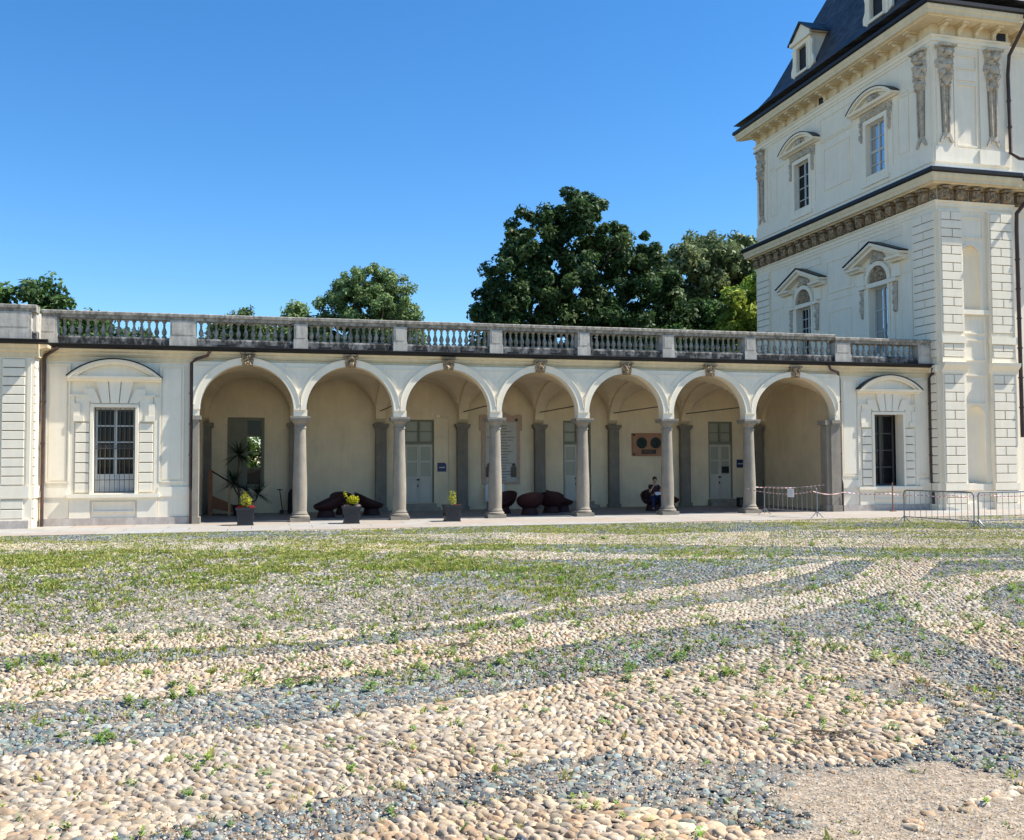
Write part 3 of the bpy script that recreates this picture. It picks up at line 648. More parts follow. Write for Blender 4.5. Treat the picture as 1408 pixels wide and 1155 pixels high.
# ------------------------------------------------------------------ pavilions
def plinth(root,fr,u0,u1,gaps=()):
    m=MB(fr); m.box(u0,u1,0,.07,-.004,.24); m.box(u0,u1,0,.045,.24,.30)
    m.build('footing','plinth',root)
    m=MB(fr); m.box(u0,u1,0,.03,.30,.94); m.box(u0,u1,0,.05,.94,1.0); m.box(u0,u1,0,.035,1.0,1.36) ; m.box(u0,u1,0,.06,1.36,1.40)
    m.build('plinth','stucco',root)
def pavilion_bay(root,y0,x0,x1,uc,w,winz,panels,wallx,openvoid=False):
    fr=facade(y0); z0,z1=winz
    MB(fr).wall(x0,x1,-.003,5.56,-.45,0,[(uc-w,uc+w,z0,z1)]).build('wall','stucco',root)
    # low plinth pieces left and right of the window sill block
    for a,b in ((x0+.02,uc-w-.74),(uc+w+.74,x1-.02)):
        m=MB(fr); m.box(a,b,0,.03,.24,.62+.32); m.box(a,b,0,.06,.94,1.26); m.build('plinth','stucco',root)
    MB(fr).box(x0+.02,x1-.02,0,.10,-.004,.235).build('footing','plinth',root)
    m=MB(fr)
    for a,b in panels: panel_lines(m,a,b,1.42,5.40,.045,.045); m.box(a+.10,b-.10,0,.025,1.52,5.30)
    m.build('wall_panels','stucco',root)
    low_window(root,fr,uc,w,z0,z1,True)
def left_pavilion():
    root=thing('pavilion',(-4,0,0),'cream end pavilion with barred window under a curved pediment at the left edge','building')
    fr=facade(0)
    pavilion_bay(root,0,-4.93,-.10,-2.62,.66,(1.06,3.96),[(-4.76,-4.02),(-1.2,-.40)],None)
    f=casement(root,fr,-3.26,-1.98,1.06,3.96,-.30,5,1)
    window_bars(root,fr,-3.24,-2.0,1.06,3.96,-.1,4)
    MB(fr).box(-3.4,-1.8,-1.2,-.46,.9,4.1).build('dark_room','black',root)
    # projecting block at the far left
    p=.95; f2=facade(-p)
    m=MB(f2).box(-12,-4.95,-1.5,0,-.003,5.56); m.build('projecting_wall','stucco',root)
    MB(f2).box(-12,-5.02,0,.10,-.004,.25).build('footing','plinth',root)
    m=MB(f2); m.box(-12,-5.02,0,.07,.96,1.36); m.box(-12,-5.03,0,.05,.25,.3); m.box(-5.13,-5.02,0,.03,1.36,5.5); m.box(-6.2,-5.92,0,.03,1.36,5.5); m.build('band','stucco',root)
    rustic(root,f2,-5.86,-5.2,1.38,5.45,.29,False,d=.05); rustic(root,f2,-5.86,-5.2,.30,.92,.31,False,d=.05)
    fs=sideR(-4.95); rustic(root,fs,-.93,-.55,1.38,5.45,.29,False,d=.05); rustic(root,fs,-.93,-.55,.3,.92,.31,False,d=.05)
    MB(fs).box(-.94,-.02,0,.06,.96,1.34).build('band','stucco',root)
    cornice(root,fr,-4.95,-.16,5.93,.34); cornice(root,f2,-12,-4.8,5.93,.34); MB(fs).profile([(0,5.5),(.1,5.62),(.16,5.78),(.38,5.84),(.4,5.93),(0,5.93)],-.95,.0).build('cornice','corn',root)
    gutter(root,fr,-4.95,-.12,5.95,.42); gutter(root,f2,-12,-4.5,5.95,.42)
    balustrade(root,fr,[(-4.35,-.95,14)],[(-4.98,-4.42),(-.86,-.02)],6.33,d=.15,ends=(-4.9,-.02))
    b=MB(f2); 
    balustrade(root,f2,[],[(-12,-5.0)],6.33,d=.15,ends=(-12,-4.85))
    MB(fs).box(-1.0,.1,-.2,.06,6.0,7.0).build('post','balpost',root)
    MB().box(-12,-.1,0.10,7.2,5.56,6.02).build('roof','tile_roof',root)
    MB().box(-12,-.45,5,7,0,5.5).build('rear_wall','stucco',root)
    downpipe(root,[(-4.35,-.38,5.9),(-4.5,-.42,5.78),(-4.75,-.2,5.66),(-4.82,-.12,5.5),(-4.82,-.12,1.35),(-4.80,-.2,1.1),(-4.80,-.2,.0)])
    downpipe(root,[(.45,-.38,5.9),(.38,-.4,5.75),(.0,-.3,5.62),(-.16,-.14,5.5),(-.16,-.12,1.3),(-.14,-.16,1.1),(-.14,-.16,.0)])
left_pavilion()
def right_pavilion():
    root=thing('pavilion',(27,0,0),'cream end pavilion with dark open window between the arcade and the tower','building')
    fr=facade(0)
    pavilion_bay(root,0,24.93,29.37,27.28,.68,(1.0,3.95),[(25.1,25.9),(28.45,29.2)],None)
    # deep reveal, narrow dark casement deep inside
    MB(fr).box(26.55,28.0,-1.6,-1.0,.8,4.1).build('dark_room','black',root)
    casement(root,fr,26.62,27.94,1.0,3.95,-.62,4,0,mat='iron')
    cornice(root,fr,24.93,29.36,5.93,.34); gutter(root,fr,24.93,29.34,5.95,.42)
    balustrade(root,fr,[(25.5,28.55,11)],[(24.72,25.42),(28.62,29.30)],6.33,d=.15,ends=(24.72,29.32),h=.5)
    MB().box(24.93,29.36,0.10,7.2,5.56,6.02).build('roof','tile_roof',root)
    MB().box(25.3,29.3,5,7,0,5.5).build('rear_wall','stucco',root)
    downpipe(root,[(24.35,-.38,5.9),(24.4,-.4,5.75),(24.8,-.3,5.62),(24.93,-.14,5.5),(24.97,-.12,1.3),(25.0,-.16,1.1),(25.0,-.16,.0)])
    downpipe(root,[(29.2,-.42,5.9),(29.22,-.36,5.7),(29.25,-.14,5.5),(29.25,-.14,1.2),(29.25,-.18,1.0),(29.25,-.18,.0)],.075)
right_pavilion()
# ------------------------------------------------------------------ arcade
CX=[3.5,7.01,10.57,13.98,17.43,20.93]
ARC=[]
edges=[-.10]+CX+[24.78]
for i in range(7):
    a=edges[i]+(.20 if i else .22); b=edges[i+1]-(.23 if i<6 else .10)
    ARC.append(((a+b)/2,(b-a)/2))
CRN=[5.48,5.48,5.46,5.43,5.42,5.42,5.42]
SZ=[(k-3.91)/r for k,(c,r) in zip(CRN,ARC)]
def arch_wall(m,y0,y1,x0,x1,ztop,zs,arcs,stilt=0.0,sz=1.0):
    # wall with semicircular openings springing at zs
    xs=sorted(set([x0,x1]+[round(c+r*math.cos(PI*k/28),4) for c,r in arcs for k in range(29)]))
    def zl(x):
        for (c,r),s_ in zip(arcs,SZ):
            if abs(x-c)<=r+1e-6: return zs+stilt+math.sqrt(max(0,r*r-(x-c)**2))*s_
        return zs
    v=[];f=[]
    for i,x in enumerate(xs):
        # at arch edges the lower line jumps from zs (pier) to zs+stilt: keep one column of points
        z=zl(x) ; v+=[(x,y0,z),(x,y0,ztop),(x,y1,ztop),(x,y1,z)]
    for i in range(len(xs)-1):
        k=4*i; j=k+4
        f+=[(k,j,j+1,k+1),(k+1,j+1,j+2,k+2),(k+2,j+2,j+3,k+3),(k+3,j+3,j,k)]
    f+=[(0,1,2,3),(4*len(xs)-4,4*len(xs)-1,4*len(xs)-2,4*len(xs)-3)]
    m.add(v,f)
def arcade():
    root=thing('arcade_gallery',(12,0,0),'long cream arcade of seven round arches on grey stone columns','building')
    fr=facade(0)
    m=MB(); st=.22
    arch_wall(m,-.2,.22,-.10,24.93,5.56,3.69,ARC,st)
    for c,r in ARC: pass
    # stilted impost blocks above columns and at the ends
    for x in CX: m.box(x-.235,x+.235,-.197,.217,3.69,3.92)
    m.box(-.098,.10,-.197,.217,3.69,3.92); m.box(24.70,24.925,-.197,.217,3.69,3.92)
    m.build('arcade_wall','stucco',root)
    f2=facade(-.2)
    for i,(c,r) in enumerate(ARC):
        lo=(edges[i]+edges[i])/2 if i else -.1; hi=edges[i+1] if i<6 else 24.9
        m=MB(f2); m.ring(c,3.69+st,r+.003,r+.20,0,.05,0.0,PI,30,clip=(edges[i]+.004 if i else -.1,edges[i+1]-.004),sz=SZ[i])
        m.ring(c,3.69+st,r+.20,r+.235,0,.075,0.1,PI-.1,30,clip=(edges[i]+.006 if i else -.1,edges[i+1]-.006),sz=SZ[i])
        m.build('archivolt','trim',root)
        z=CRN[i]
        k=MB(f2); k.prism([(c-.17,z-.05),(c+.17,z-.05),(c+.24,z+.36),(c-.24,z+.36)],0,.07); k.box(c-.26,c+.26,0,.17,z+.36,z+.42)
        ko=k.build('keystone','corbel',root)
        MB(f2).relief(c-.22,c+.22,z-.04,z+.36,.075,.15,seed=i*3+1,hw=lambda t:.8+.25*t,nu=14,nz=16,fq=9).build('mask','corbel',ko,smooth=True,recalc=False)
    # spandrel mouldings
    for i in range(8):
        x=edges[i] if 0<i<7 else (.0 if i==0 else 24.8)
        m=MB(f2); z=5.38
        if 0<i<7:
            m.box(x-.62,x+.62,0,.022,z,z+.03)
            for s in (-1,1):
                c,r=ARC[i-1] if s<0 else ARC[i]; R=r+.42
                pts=[]
                for k in range(13):
                    xx=x+s*(.66-.58*k/12); q=R*R-(xx-c)**2
                    if q>0: pts.append((xx,.004,3.91+math.sqrt(q)*SZ[i]))
                if len(pts)>2: m.tube(pts,.016,6)
        else:
            c,r=ARC[0] if i==0 else ARC[6]; s=1 if i==0 else -1
            m.box(min(x+s*.03,x+s*.62),max(x+s*.03,x+s*.62),0,.022,z,z+.03)
        m.build('spandrel_moulding','stucco',root)
    for x in CX: column(root,x,0)
    # end piers
    for a,b in ((-.10,.10),(24.50,24.93)):
        m=MB(); m.box(a,b,-.21,.25,.25,3.45); m.box(a-.0,b+.0,-.26,.30,3.45,3.55); m.box(a,b,-.30,.33,3.553,3.69); m.box(a,b,-.27,.3,-.003,.25)
        m.build('end_pier','granite',root)
    m=MB(); m.box(.1,.17,-.30,.3,3.553,3.688); m.box(.1,.16,-.27,.27,-.003,.22); m.build('end_pier','granite',root)
    m=MB(); m.box(24.35,24.5,-.1,.35,0,3.5); m.box(24.25,24.5,-.18,.4,3.5,3.69); m.box(24.3,24.5,-.15,.4,-.003,.25); m.build('end_pier','granite',root)
    # cornice, gutter, balustrade
    fo=facade(-.2)
    cornice(root,facade(-.0),-.16,24.93,5.93,.34); gutter(root,fr,-.12,24.93,5.95,.42)
    posts=[(x-.235,x+.235) for x in CX]; posts[0]=(3.27,3.73)
    secs=[]; pe=[-.02]+[p for q in posts for p in q]+[24.70]
    for i in range(0,len(pe),2): secs.append((pe[i]+.03,pe[i+1]-.03,13))
    balustrade(root,fr,secs,posts,6.33,d=.15,ends=(-.02,24.72))
    for i in range(14): 
        x=.9+i*1.72; MB(fr).box(x-.22,x+.22,.262,.275,6.07,6.14).build('drain_slot','black',root)
    # terrace slab
    MB().box(-.1,24.93,.10,7.2,5.70,6.02).build('roof','tile_roof',root)
    # floor
    MB().box(-.1,24.93,0,6.2,-.3,-.0).build('floor','floor',root)
    # rear wall with openings
    yb=6.2; fb=facade(yb)
    holes=[(.9,2.2,1.13,3.84),(8.05,9.35,.32,3.88),(15.15,16.45,.32,3.88),(22.18,23.4,.32,3.88)]
    MB(fb).wall(-.1,24.93,0,5.7,-.5,0,holes).build('rear_wall','inner',root)
    for x in (-.1-.3,24.93):
        MB().box(x,x+.3,.22,6.2,0,5.7).build('end_wall','inner',root)
    # groin vaults + transverse arches
    rear=[-.1,3.5,7.05,10.55,14.02,17.47,20.93,24.93]
    for i in range(7):
        x0,x1=edges[i]+.19,edges[i+1]-(.19 if i<6 else .04); xc=(x0+x1)/2; rx=(x1-x0)/2; yc=(.2+5.98)/2; ry=(5.98-.2)/2; V=[];F=[]; nx,ny=22,22
        for a in range(nx+1):
            for b in range(ny+1):
                X=xc-rx*math.cos(PI*a/nx); Y=yc-ry*math.cos(PI*b/ny)
                hx=math.sqrt(max(0,1-((X-xc)/rx)**2)); hy=math.sqrt(max(0,1-((Y-yc)/ry)**2))
                V.append((X,Y,3.92+(CRN[i]-3.86)*max(hx,hy)))
        for a in range(nx):
            for b in range(ny):
                k=a*(ny+1)+b; F.append((k,k+ny+1,k+ny+2,k+1))
        v=MB(); v.add(V,F); v.build('vault','inner',root,smooth=True,recalc=False)
    for i in range(0,8):
        x=edges[i]+(.15 if i==7 else 0); m=MB(lambda u,d,z,x=x:(x+d,u,z))
        # solid diaphragm with semi-elliptic opening
        us=[.22]+[3.09-2.8*math.cos(PI*k/24) for k in range(25)]+[6.2]; V=[];F=[]
        for u in us:
            q=1-((u-3.09)/2.8)**2; z=3.69 if q<0 or u in(.22,6.2) else 3.9+1.50*math.sqrt(max(0,q))
            for d in (-.2,.2): V+=[(u,d,z),(u,d,5.7)]
        for k in range(len(us)-1):
            a=4*k;b=a+4; F+=[(a,b,b+1,a+1),(a+2,a+3,b+3,b+2),(a,a+2,b+2,b),(a+1,b+1,b+3,a+3)]
        m.add(V,F); m.build('cross_arch','inner',root)
        if 0<i<7: MB().tube([(x,.25,4.22),(x,5.9,4.22)],.022,6).build('tie_rod','iron',root)
    for i,x in enumerate(rear[1:7]+[23.95]):
        w=.23 if i<6 else .35
        if i==6: x=24.45
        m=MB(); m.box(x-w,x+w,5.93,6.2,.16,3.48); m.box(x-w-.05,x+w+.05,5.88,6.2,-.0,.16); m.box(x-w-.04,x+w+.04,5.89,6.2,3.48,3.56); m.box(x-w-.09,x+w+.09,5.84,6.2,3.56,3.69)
        m.build('pilaster','shaded_granite',root)
    m=MB(); m.box(-.1,.2,5.8,6.2,0,3.5); m.box(-.1,.28,5.72,6.2,3.5,3.69); m.build('pilaster','shaded_granite',root)
    m=MB(); 
    for a,b in ((2.2+1.0,7.9),(9.5,15),(16.6,22.0),(23.6,24.9)): pass
    # window in bay 1
    f=MB(fb); f.box(.82,.90,0,.03,1.05,3.92); f.box(2.2,2.28,0,.03,1.05,3.92); f.box(.9,2.2,0,.028,3.84,3.92); f.box(.8,2.3,0,.06,1.05,1.13); f.build('window_surround','shutter',root)
    w=MB(fb); w.box(.9,1.52,-.12,-.06,1.13,3.84)
    for z in (1.7,2.45,3.15): w.box(.93,1.5,-.06,-.03,z-.02,z+.02)
    w.build('shutter','shutter',root)
    w=MB(fb); w.box(1.52,1.60,-.14,-.05,1.13,3.84); w.box(2.13,2.2,-.14,-.05,1.13,3.84)
    for z in (1.13,1.82,2.45,3.12,3.79): w.box(1.60,2.13,-.14,-.06,z,z+.05)
    w=w.build('window','shutter',root); MB(fb).box(1.6,2.13,-.11,-.10,1.87,3.1).build('pane','clear',w); MB(fb).box(1.6,2.13,-.11,-.10,3.17,3.79).build('pane','glass',w); MB(fb).box(1.6,2.13,-.11,-.10,1.18,1.82).build('pane','glass',w)
    m=MB(fb)
    for k in range(5): m.box(1.62+k*.12,1.63+k*.12,-.3,-.28,1.87,3.1)
    m.build('window_bars','iron',root)
    # doors
    for (a,b,half) in ((8.05,9.35,0),(15.15,16.45,1),(22.18,23.4,2)):
        zc=.32; m=MB(fb); m.box(a,a+.07,-.2,-.05,zc,3.88); m.box(b-.07,b,-.2,-.05,zc,3.88); m.box(a+.07,b-.07,-.2,-.05,3.8,3.88); m.box(a+.07,b-.07,-.2,-.03,2.83,2.95)
        c=(a+b)/2; m.box(c-.04,c+.04,-.19,-.06,2.95,3.8); m.box(a+.07,c-.04,-.18,-.08,3.35,3.39); m.box(c+.04,b-.07,-.18,-.08,3.35,3.39)
        d=m.build('door','shutter',root); MB(fb).box(a-.05,b+.05,-.62,-.51,.2,4.0).build('door_light_block','shutter',d)  # unseen panel added to block light leaking through the door gaps
        MB(fb).box(a+.07,b-.07,-.16,-.15,2.95,3.8).build('fanlight','frosted',d)
        for s,(p,q) in enumerate(((a+.07,c-.005),(c+.005,b-.07))):
            l=MB(fb); l.wall(p,q,zc+.01,2.82,-.14,-.08,[(p+.07,q-.08,1.45,2.05),(p+.07,q-.08,2.12,2.72)])
            panel_lines(l,p+.06,q-.06,zc+.15,1.28,.03,.015,-.08); l.box(p+.05,q-.05,-.08,-.06,1.34,1.38)
            lo=l.build('leaf','door',d)
            MB(fb).box(p+.06,q-.06,-.12,-.11,1.44,2.74).build('pane','frosted',lo)
        MB(fb).box(c-.09,c+.02,-.06,-.0,1.28,1.34).box(c-.07,c-.03,-.06,-.02,1.0,1.1).build('handle','black',d)
        if half==2: MB(fb).box(c+.08,b-.16,-.08,-.07,1.5,1.8).build('door_notice','black',d)
        s=MB(fb); s.box(a-.05,b+.05,-.05,.32,.0,.30*.99); s2=MB(fb)
        s2.box(a-.18,b+.18,.32,.64,0,.15); so=s2.build('step','granite',root); s.build('step','granite',root)
    # base band on the rear wall
    # conduit and lamp by the first door
    MB(fb).tube([(9.55,.03,4.02),(9.9,.03,4.0),(9.98,.03,3.9),(9.98,.03,.6)],.014,6).build('conduit','inner',root)
    lm=MB(fb).box(9.42,9.58,0,.1,3.98,4.08).build('wall_lamp','trim',root)
arcade()
# ------------------------------------------------------------------ tower
def herm(root,fr,uc,z0=15.35,z1=19.45,seed=1):
    m=MB(fr); m.box(uc-.17,uc+.17,.0,.03,z0+.5,z0+2.5)
    def hw(t): return .50+.5*min(1,t*2.2)+.10*math.sin(t*14)
    o=MB(fr).relief(uc-.40,uc+.40,z0+2.35,z1,.06,.34,seed,hw,nu=18,nz=40,fq=6).build('carved_herm','carved',root,smooth=True,recalc=False)
    k=MB(fr); k.prism([(uc-.34,z0),(uc-.16,z0+.42),(uc+.16,z0+.42),(uc+.34,z0),(uc+.22,z0),(uc+.1,z0+.22),(uc-.1,z0+.22),(uc-.22,z0)],.055,.14)
    rc=MB(fr).prism([(uc-.20,z0+.42),(uc-.26,z0+2.5),(uc+.26,z0+2.5),(uc+.20,z0+.42)],.0,.062).build('shaft_shade_plate','joint',o)  # dark plate on the pilaster, recess shade put into its tone
    k.prism([(uc-.12,z0+.42),(uc-.17,z0+2.4),(uc-.11,z0+2.4),(uc-.08,z0+.42)],.062,.20); k.prism([(uc+.08,z0+.42),(uc+.11,z0+2.4),(uc+.17,z0+2.4),(uc+.12,z0+.42)],.062,.20)
    k.prism([(uc-.08,z0+.42),(uc-.11,z0+2.4),(uc+.11,z0+2.4),(uc+.08,z0+.42)],.062,.12)
    for q in range(22): k.add(*sphere(uc,.12,z0+.5+q*.088,.036,1,6,4))
    # head with volutes
    def blob(u,z,r,d,f=.75):
        k.add(*sphere(u,d,z,r,f))
    blob(uc,z1-.30,.17,.30); blob(uc-.25,z1-.22,.13,.22); blob(uc+.25,z1-.22,.13,.22); blob(uc,z1-.85,.26,.22,.6); blob(uc-.2,z1-1.15,.14,.2); blob(uc+.2,z1-1.1,.14,.2); blob(uc,z1-1.45,.2,.18,.6)
    k.box(uc-.42,uc+.42,.05,.36,z1-.06,z1+.03)
    k.build('herm_core','carved',o,smooth=True)
def sphere(u,d,z,r,f=1,n=8,k=6):
    V=[(u,d,z-r)];F=[]
    for i in range(1,k):
        a=-PI/2+PI*i/k
        for j in range(n): V.append((u+r*math.cos(a)*math.cos(2*PI*j/n),d+r*f*math.cos(a)*math.sin(2*PI*j/n),z+r*math.sin(a)))
    V.append((u,d,z+r)); 
    for j in range(n):
        q=(j+1)%n; F.append((0,1+q,1+j)); F.append((len(V)-1,len(V)-1-n+j,len(V)-1-n+q))
        for i in range(k-2): F.append((1+i*n+j,1+i*n+q,1+(i+1)*n+q,1+(i+1)*n+j))
    return V,F
def cornice_set(root,secs,zb,kind):
    ov=.62 if kind=='low' else .90
    MB().sweep([(0,zb-.38),(.04,zb-.38),(.04,zb-.24),(.08,zb-.24),(.08,zb-.10),(.15,zb-.05),(.17,zb),(0,zb)],secs).build('architrave','trim',root)
    t=zb+(.62 if kind=='low' else .50)
    MB().sweep([(0,t),(ov-.22,t),(ov-.20,t+.04),(ov-.06,t+.06),(ov-.06,t+.20),(ov-.02,t+.24),(ov,t+.34),(ov,t+.40),(0,t+.40)],secs).build('cornice','corn',root)
    MB().sweep([(0,zb+.001),(.02,zb+.001),(.02,t-.001),(0,t-.001)],secs).build('frieze','corn',root)
    o2=ov+.02
    MB().sweep([(.02,t+.402),(o2,t+.402),(o2+.07,t+.45),(o2+.07,t+.60),(o2-.02,t+.62),(.02,t+.70)],secs).build('gutter','metal',root)
    if kind=='low': MB().sweep([(.02,t+.704),(o2-.03,t+.624),(o2+.03,t+.612),(o2+.03,t+.64),(o2-.03,t+.65),(.02,t+.73)],secs).build('flashing','flash',root)
def corbels(root,fr,zb,kind,first,step,n):
    t=zb+(.62 if kind=='low' else .50)
    for i in range(n):
        u=first+i*step
        if kind=='low':
            b=MB(fr); b.box(u-.17,u+.17,.021,.30,zb+.03,zb+.44); b.prism([(u-.21,zb+.46),(u+.21,zb+.46),(u+.21,zb+.56),(u-.21,zb+.56)],.021,.42)
            bo=b.build('corbel','corbel',root,bevel=.02)
            MB(fr).relief(u-.17,u+.17,zb+.03,zb+.45,.30,.14,seed=i*2.3+zb,nu=8,nz=10,fq=11).build('scroll','corbel',bo,smooth=True,recalc=False)
            b=MB(fr); b.relief(u+.19,u+step-.19,zb+.04,zb+.54,.025,.08,seed=i*1.3+5,nu=8,nz=8,fq=9); b.build('carving','corbel',bo,smooth=True,recalc=False)
        else:
            b=MB(fr); b.add(*console(u,zb+.02,.48)); b.box(u-.15,u+.15,.021,.60,t-.085,t-.005); b.build('corbel','corn',root)
def console(u,z,h):
    prof=[(.0,0),(.10,0),(.16,.06),(.13,.16),(.20,.26),(.38,.32),(.48,h-.1),(0,h-.1)]
    n=len(prof); V=[(u-.09,.02+d,z+q) for d,q in prof]+[(u+.09,.02+d,z+q) for d,q in prof]
    F=[tuple(range(n)),tuple(range(2*n-1,n-1,-1))]+[(i,(i+1)%n,(i+1)%n+n,i+n) for i in range(n)]
    return V,F
def upper_window(root,fr,uc,light):
    w=.70; z0,z1=15.0,17.62
    casement(root,fr,uc-w,uc+w,z0,z1,-.22,4,0,g='glass_sky' if light else 'glass',transom=2 if light else None)
    m=MB(fr); fw=.2; m.box(uc-w-fw,uc-w,0,.09,z0-.1,z1+fw); m.box(uc+w,uc+w+fw,0,.09,z0-.1,z1+fw); m.box(uc-w,uc+w,0,.088,z1,z1+fw); m.box(uc-w-.32,uc+w+.32,0,.16,z0-.28,z0-.1)
    m.box(uc-w-.52,uc-w-.2,0,.04,z0-.1,z1-.0); m.box(uc+w+.2,uc+w+.52,0,.04,z0-.1,z1-.0)
    m.build('window_surround','trim',root)
    f=MB(fr).relief(uc-w-.5,uc+w+.5,z1+.22,z1+.55,.05,.14,seed=uc,nu=40,nz=8,fq=8).build('carved_frieze','carved',root,smooth=True,recalc=False)
    seg_pediment(root,fr,uc-1.75,uc+1.75,z1+.78,.66,.42,thick=.24)
    MB(fr).relief(uc-.75,uc+.75,z1+.80,z1+1.2,.12,.22,seed=uc+3,hw=lambda t:1-.6*t,nu=24,nz=12,fq=7).add(*sphere(uc,.25,z1+.98,.17,.8)) if False else None
    g=MB(fr); g.relief(uc-.8,uc+.8,z1+.79,z1+1.19,.11,.2,seed=uc+3,hw=lambda t:1-.62*t,nu=24,nz=12,fq=7); g.add(*sphere(uc,.22,z1+1.0,.17,.8)); g.build('carved_mask','carved',root,smooth=True,recalc=False)
    for s in (-1,1):
        g=MB(fr); g.relief(uc+s*(w+.36)-.12,uc+s*(w+.36)+.12,z1-.75,z1+.2,.04,.16,seed=uc+s,hw=lambda t:.55+.45*t,nu=8,nz=18,fq=9)
        g.build('carved_drop','carved',root,smooth=True,recalc=False)
def lower_window(root,fr,uc,light):
    w=.70; z0,z1=6.9,9.98; za=10.18; r=.74
    casement(root,fr,uc-w,uc+w,z0,z1,-.30,6 if not light else 3,0,g='glass_sky' if light else 'glass',cols=4 if not light else 2)
    m=MB(fr); m.box(uc-w-.16,uc-w-.001,.0,.10,z0,z1); m.box(uc+w+.001,uc+w+.16,.0,.10,z0,z1); m.box(uc-w-.16,uc+w+.16,0,.12,z1+.001,z1+.2)
    m.ring(uc,za,r,r+.20,0,.14,0,PI,20)
    for s in (-1,1): m.box(uc+s*(w+.30)-.13,uc+s*(w+.30)+.13,0,.06,z0,z1+.2); m.box(uc+s*(w+.42)-.27,uc+s*(w+.42)+.27,0,.2,z1+.0,z1+.16); m.box(uc+s*(w+.62)-.30,uc+s*(w+.62)+.30,0,.10,z1+.20,z1+.78)
    m.build('window_surround','trim',root)
    MB(fr).relief(uc-r+.01,uc+r-.01,za+.0,za+r-.01,.02,.12,seed=uc,hw=lambda t:math.sqrt(max(.02,1-t*t)),nu=24,nz=14,fq=6).build('lunette_carving','corbel',root,smooth=True,recalc=False)
    p=tri_pediment(root,fr,uc-2.05,uc+2.05,z1+1.18,.78,.48)
    MB(fr).relief(uc-.65,uc+.65,z1+1.12,z1+1.6,.06,.22,seed=uc+8,hw=lambda t:1-.7*t,nu=20,nz=12,fq=7).build('tympanum_carving','carved',p,smooth=True,recalc=False)
    for s in (-1,1):
        MB(fr).relief(uc+s*(w+.50)-.15,uc+s*(w+.50)+.15,z1-1.35,z1+.0,.04,.18,seed=uc+s*2,hw=lambda t:.6+.4*t,nu=8,nz=26,fq=8).build('carved_drop','carved',root,smooth=True,recalc=False)
def dormer(root,fr,uc,z0):
    # fr d=0 is the wall plane; dormer face stands at d=-.25
    d=-.45; m=MB(fr)
    m.wall(uc-.85,uc+.85,z0-.15,z0+1.75,d-.16,d,[(uc-.48,uc+.48,z0,z0+1.32)])
    m.box(uc-.85,uc-.55,d-1.6,d-.17,z0-.15,z0+1.75); m.box(uc+.55,uc+.85,d-1.6,d-.17,z0-.15,z0+1.75)
    m.box(uc-.62,uc+.62,d,d+.10,z0-.16,z0-.02); m.box(uc-.58,uc-.5,d,d+.05,z0-.02,z0+1.4); m.box(uc+.5,uc+.58,d,d+.05,z0-.02,z0+1.4); m.box(uc-.5,uc+.5,d,d+.05,z0+1.33,z0+1.4)
    m.box(uc-1.0,uc+1.0,d,d+.14,z0+1.58,z0+1.78)
    m.prism([(uc-1.05,z0+1.78),(uc,z0+2.55),(uc+1.05,z0+1.78)],d-2.2,d+.02)
    # scrolled side brackets
    for s in (-1,1): m.prism([(uc+s*.86,z0-.1),(uc+s*1.10,z0+.02),(uc+s*1.12,z0+.3),(uc+s*.95,z0+.6),(uc+s*.93,z0+1.0),(uc+s*1.02,z0+1.3),(uc+s*.86,z0+1.45)],d-.14,d-.02)
    o=m.build('dormer','trim',root)
    MB(fr).box(uc-.5,uc+.5,d-.9,d-.17,z0-.02,z0+1.35).build('opening','black',o)
    r=MB(fr)
    for s in (-1,1):
        r.prism([(uc,z0+2.56),(uc,z0+2.66),(uc+s*1.17,z0+1.79),(uc+s*1.17,z0+1.70)],d-2.4,d+.16)
    r.build('dormer_roof','slate',o)
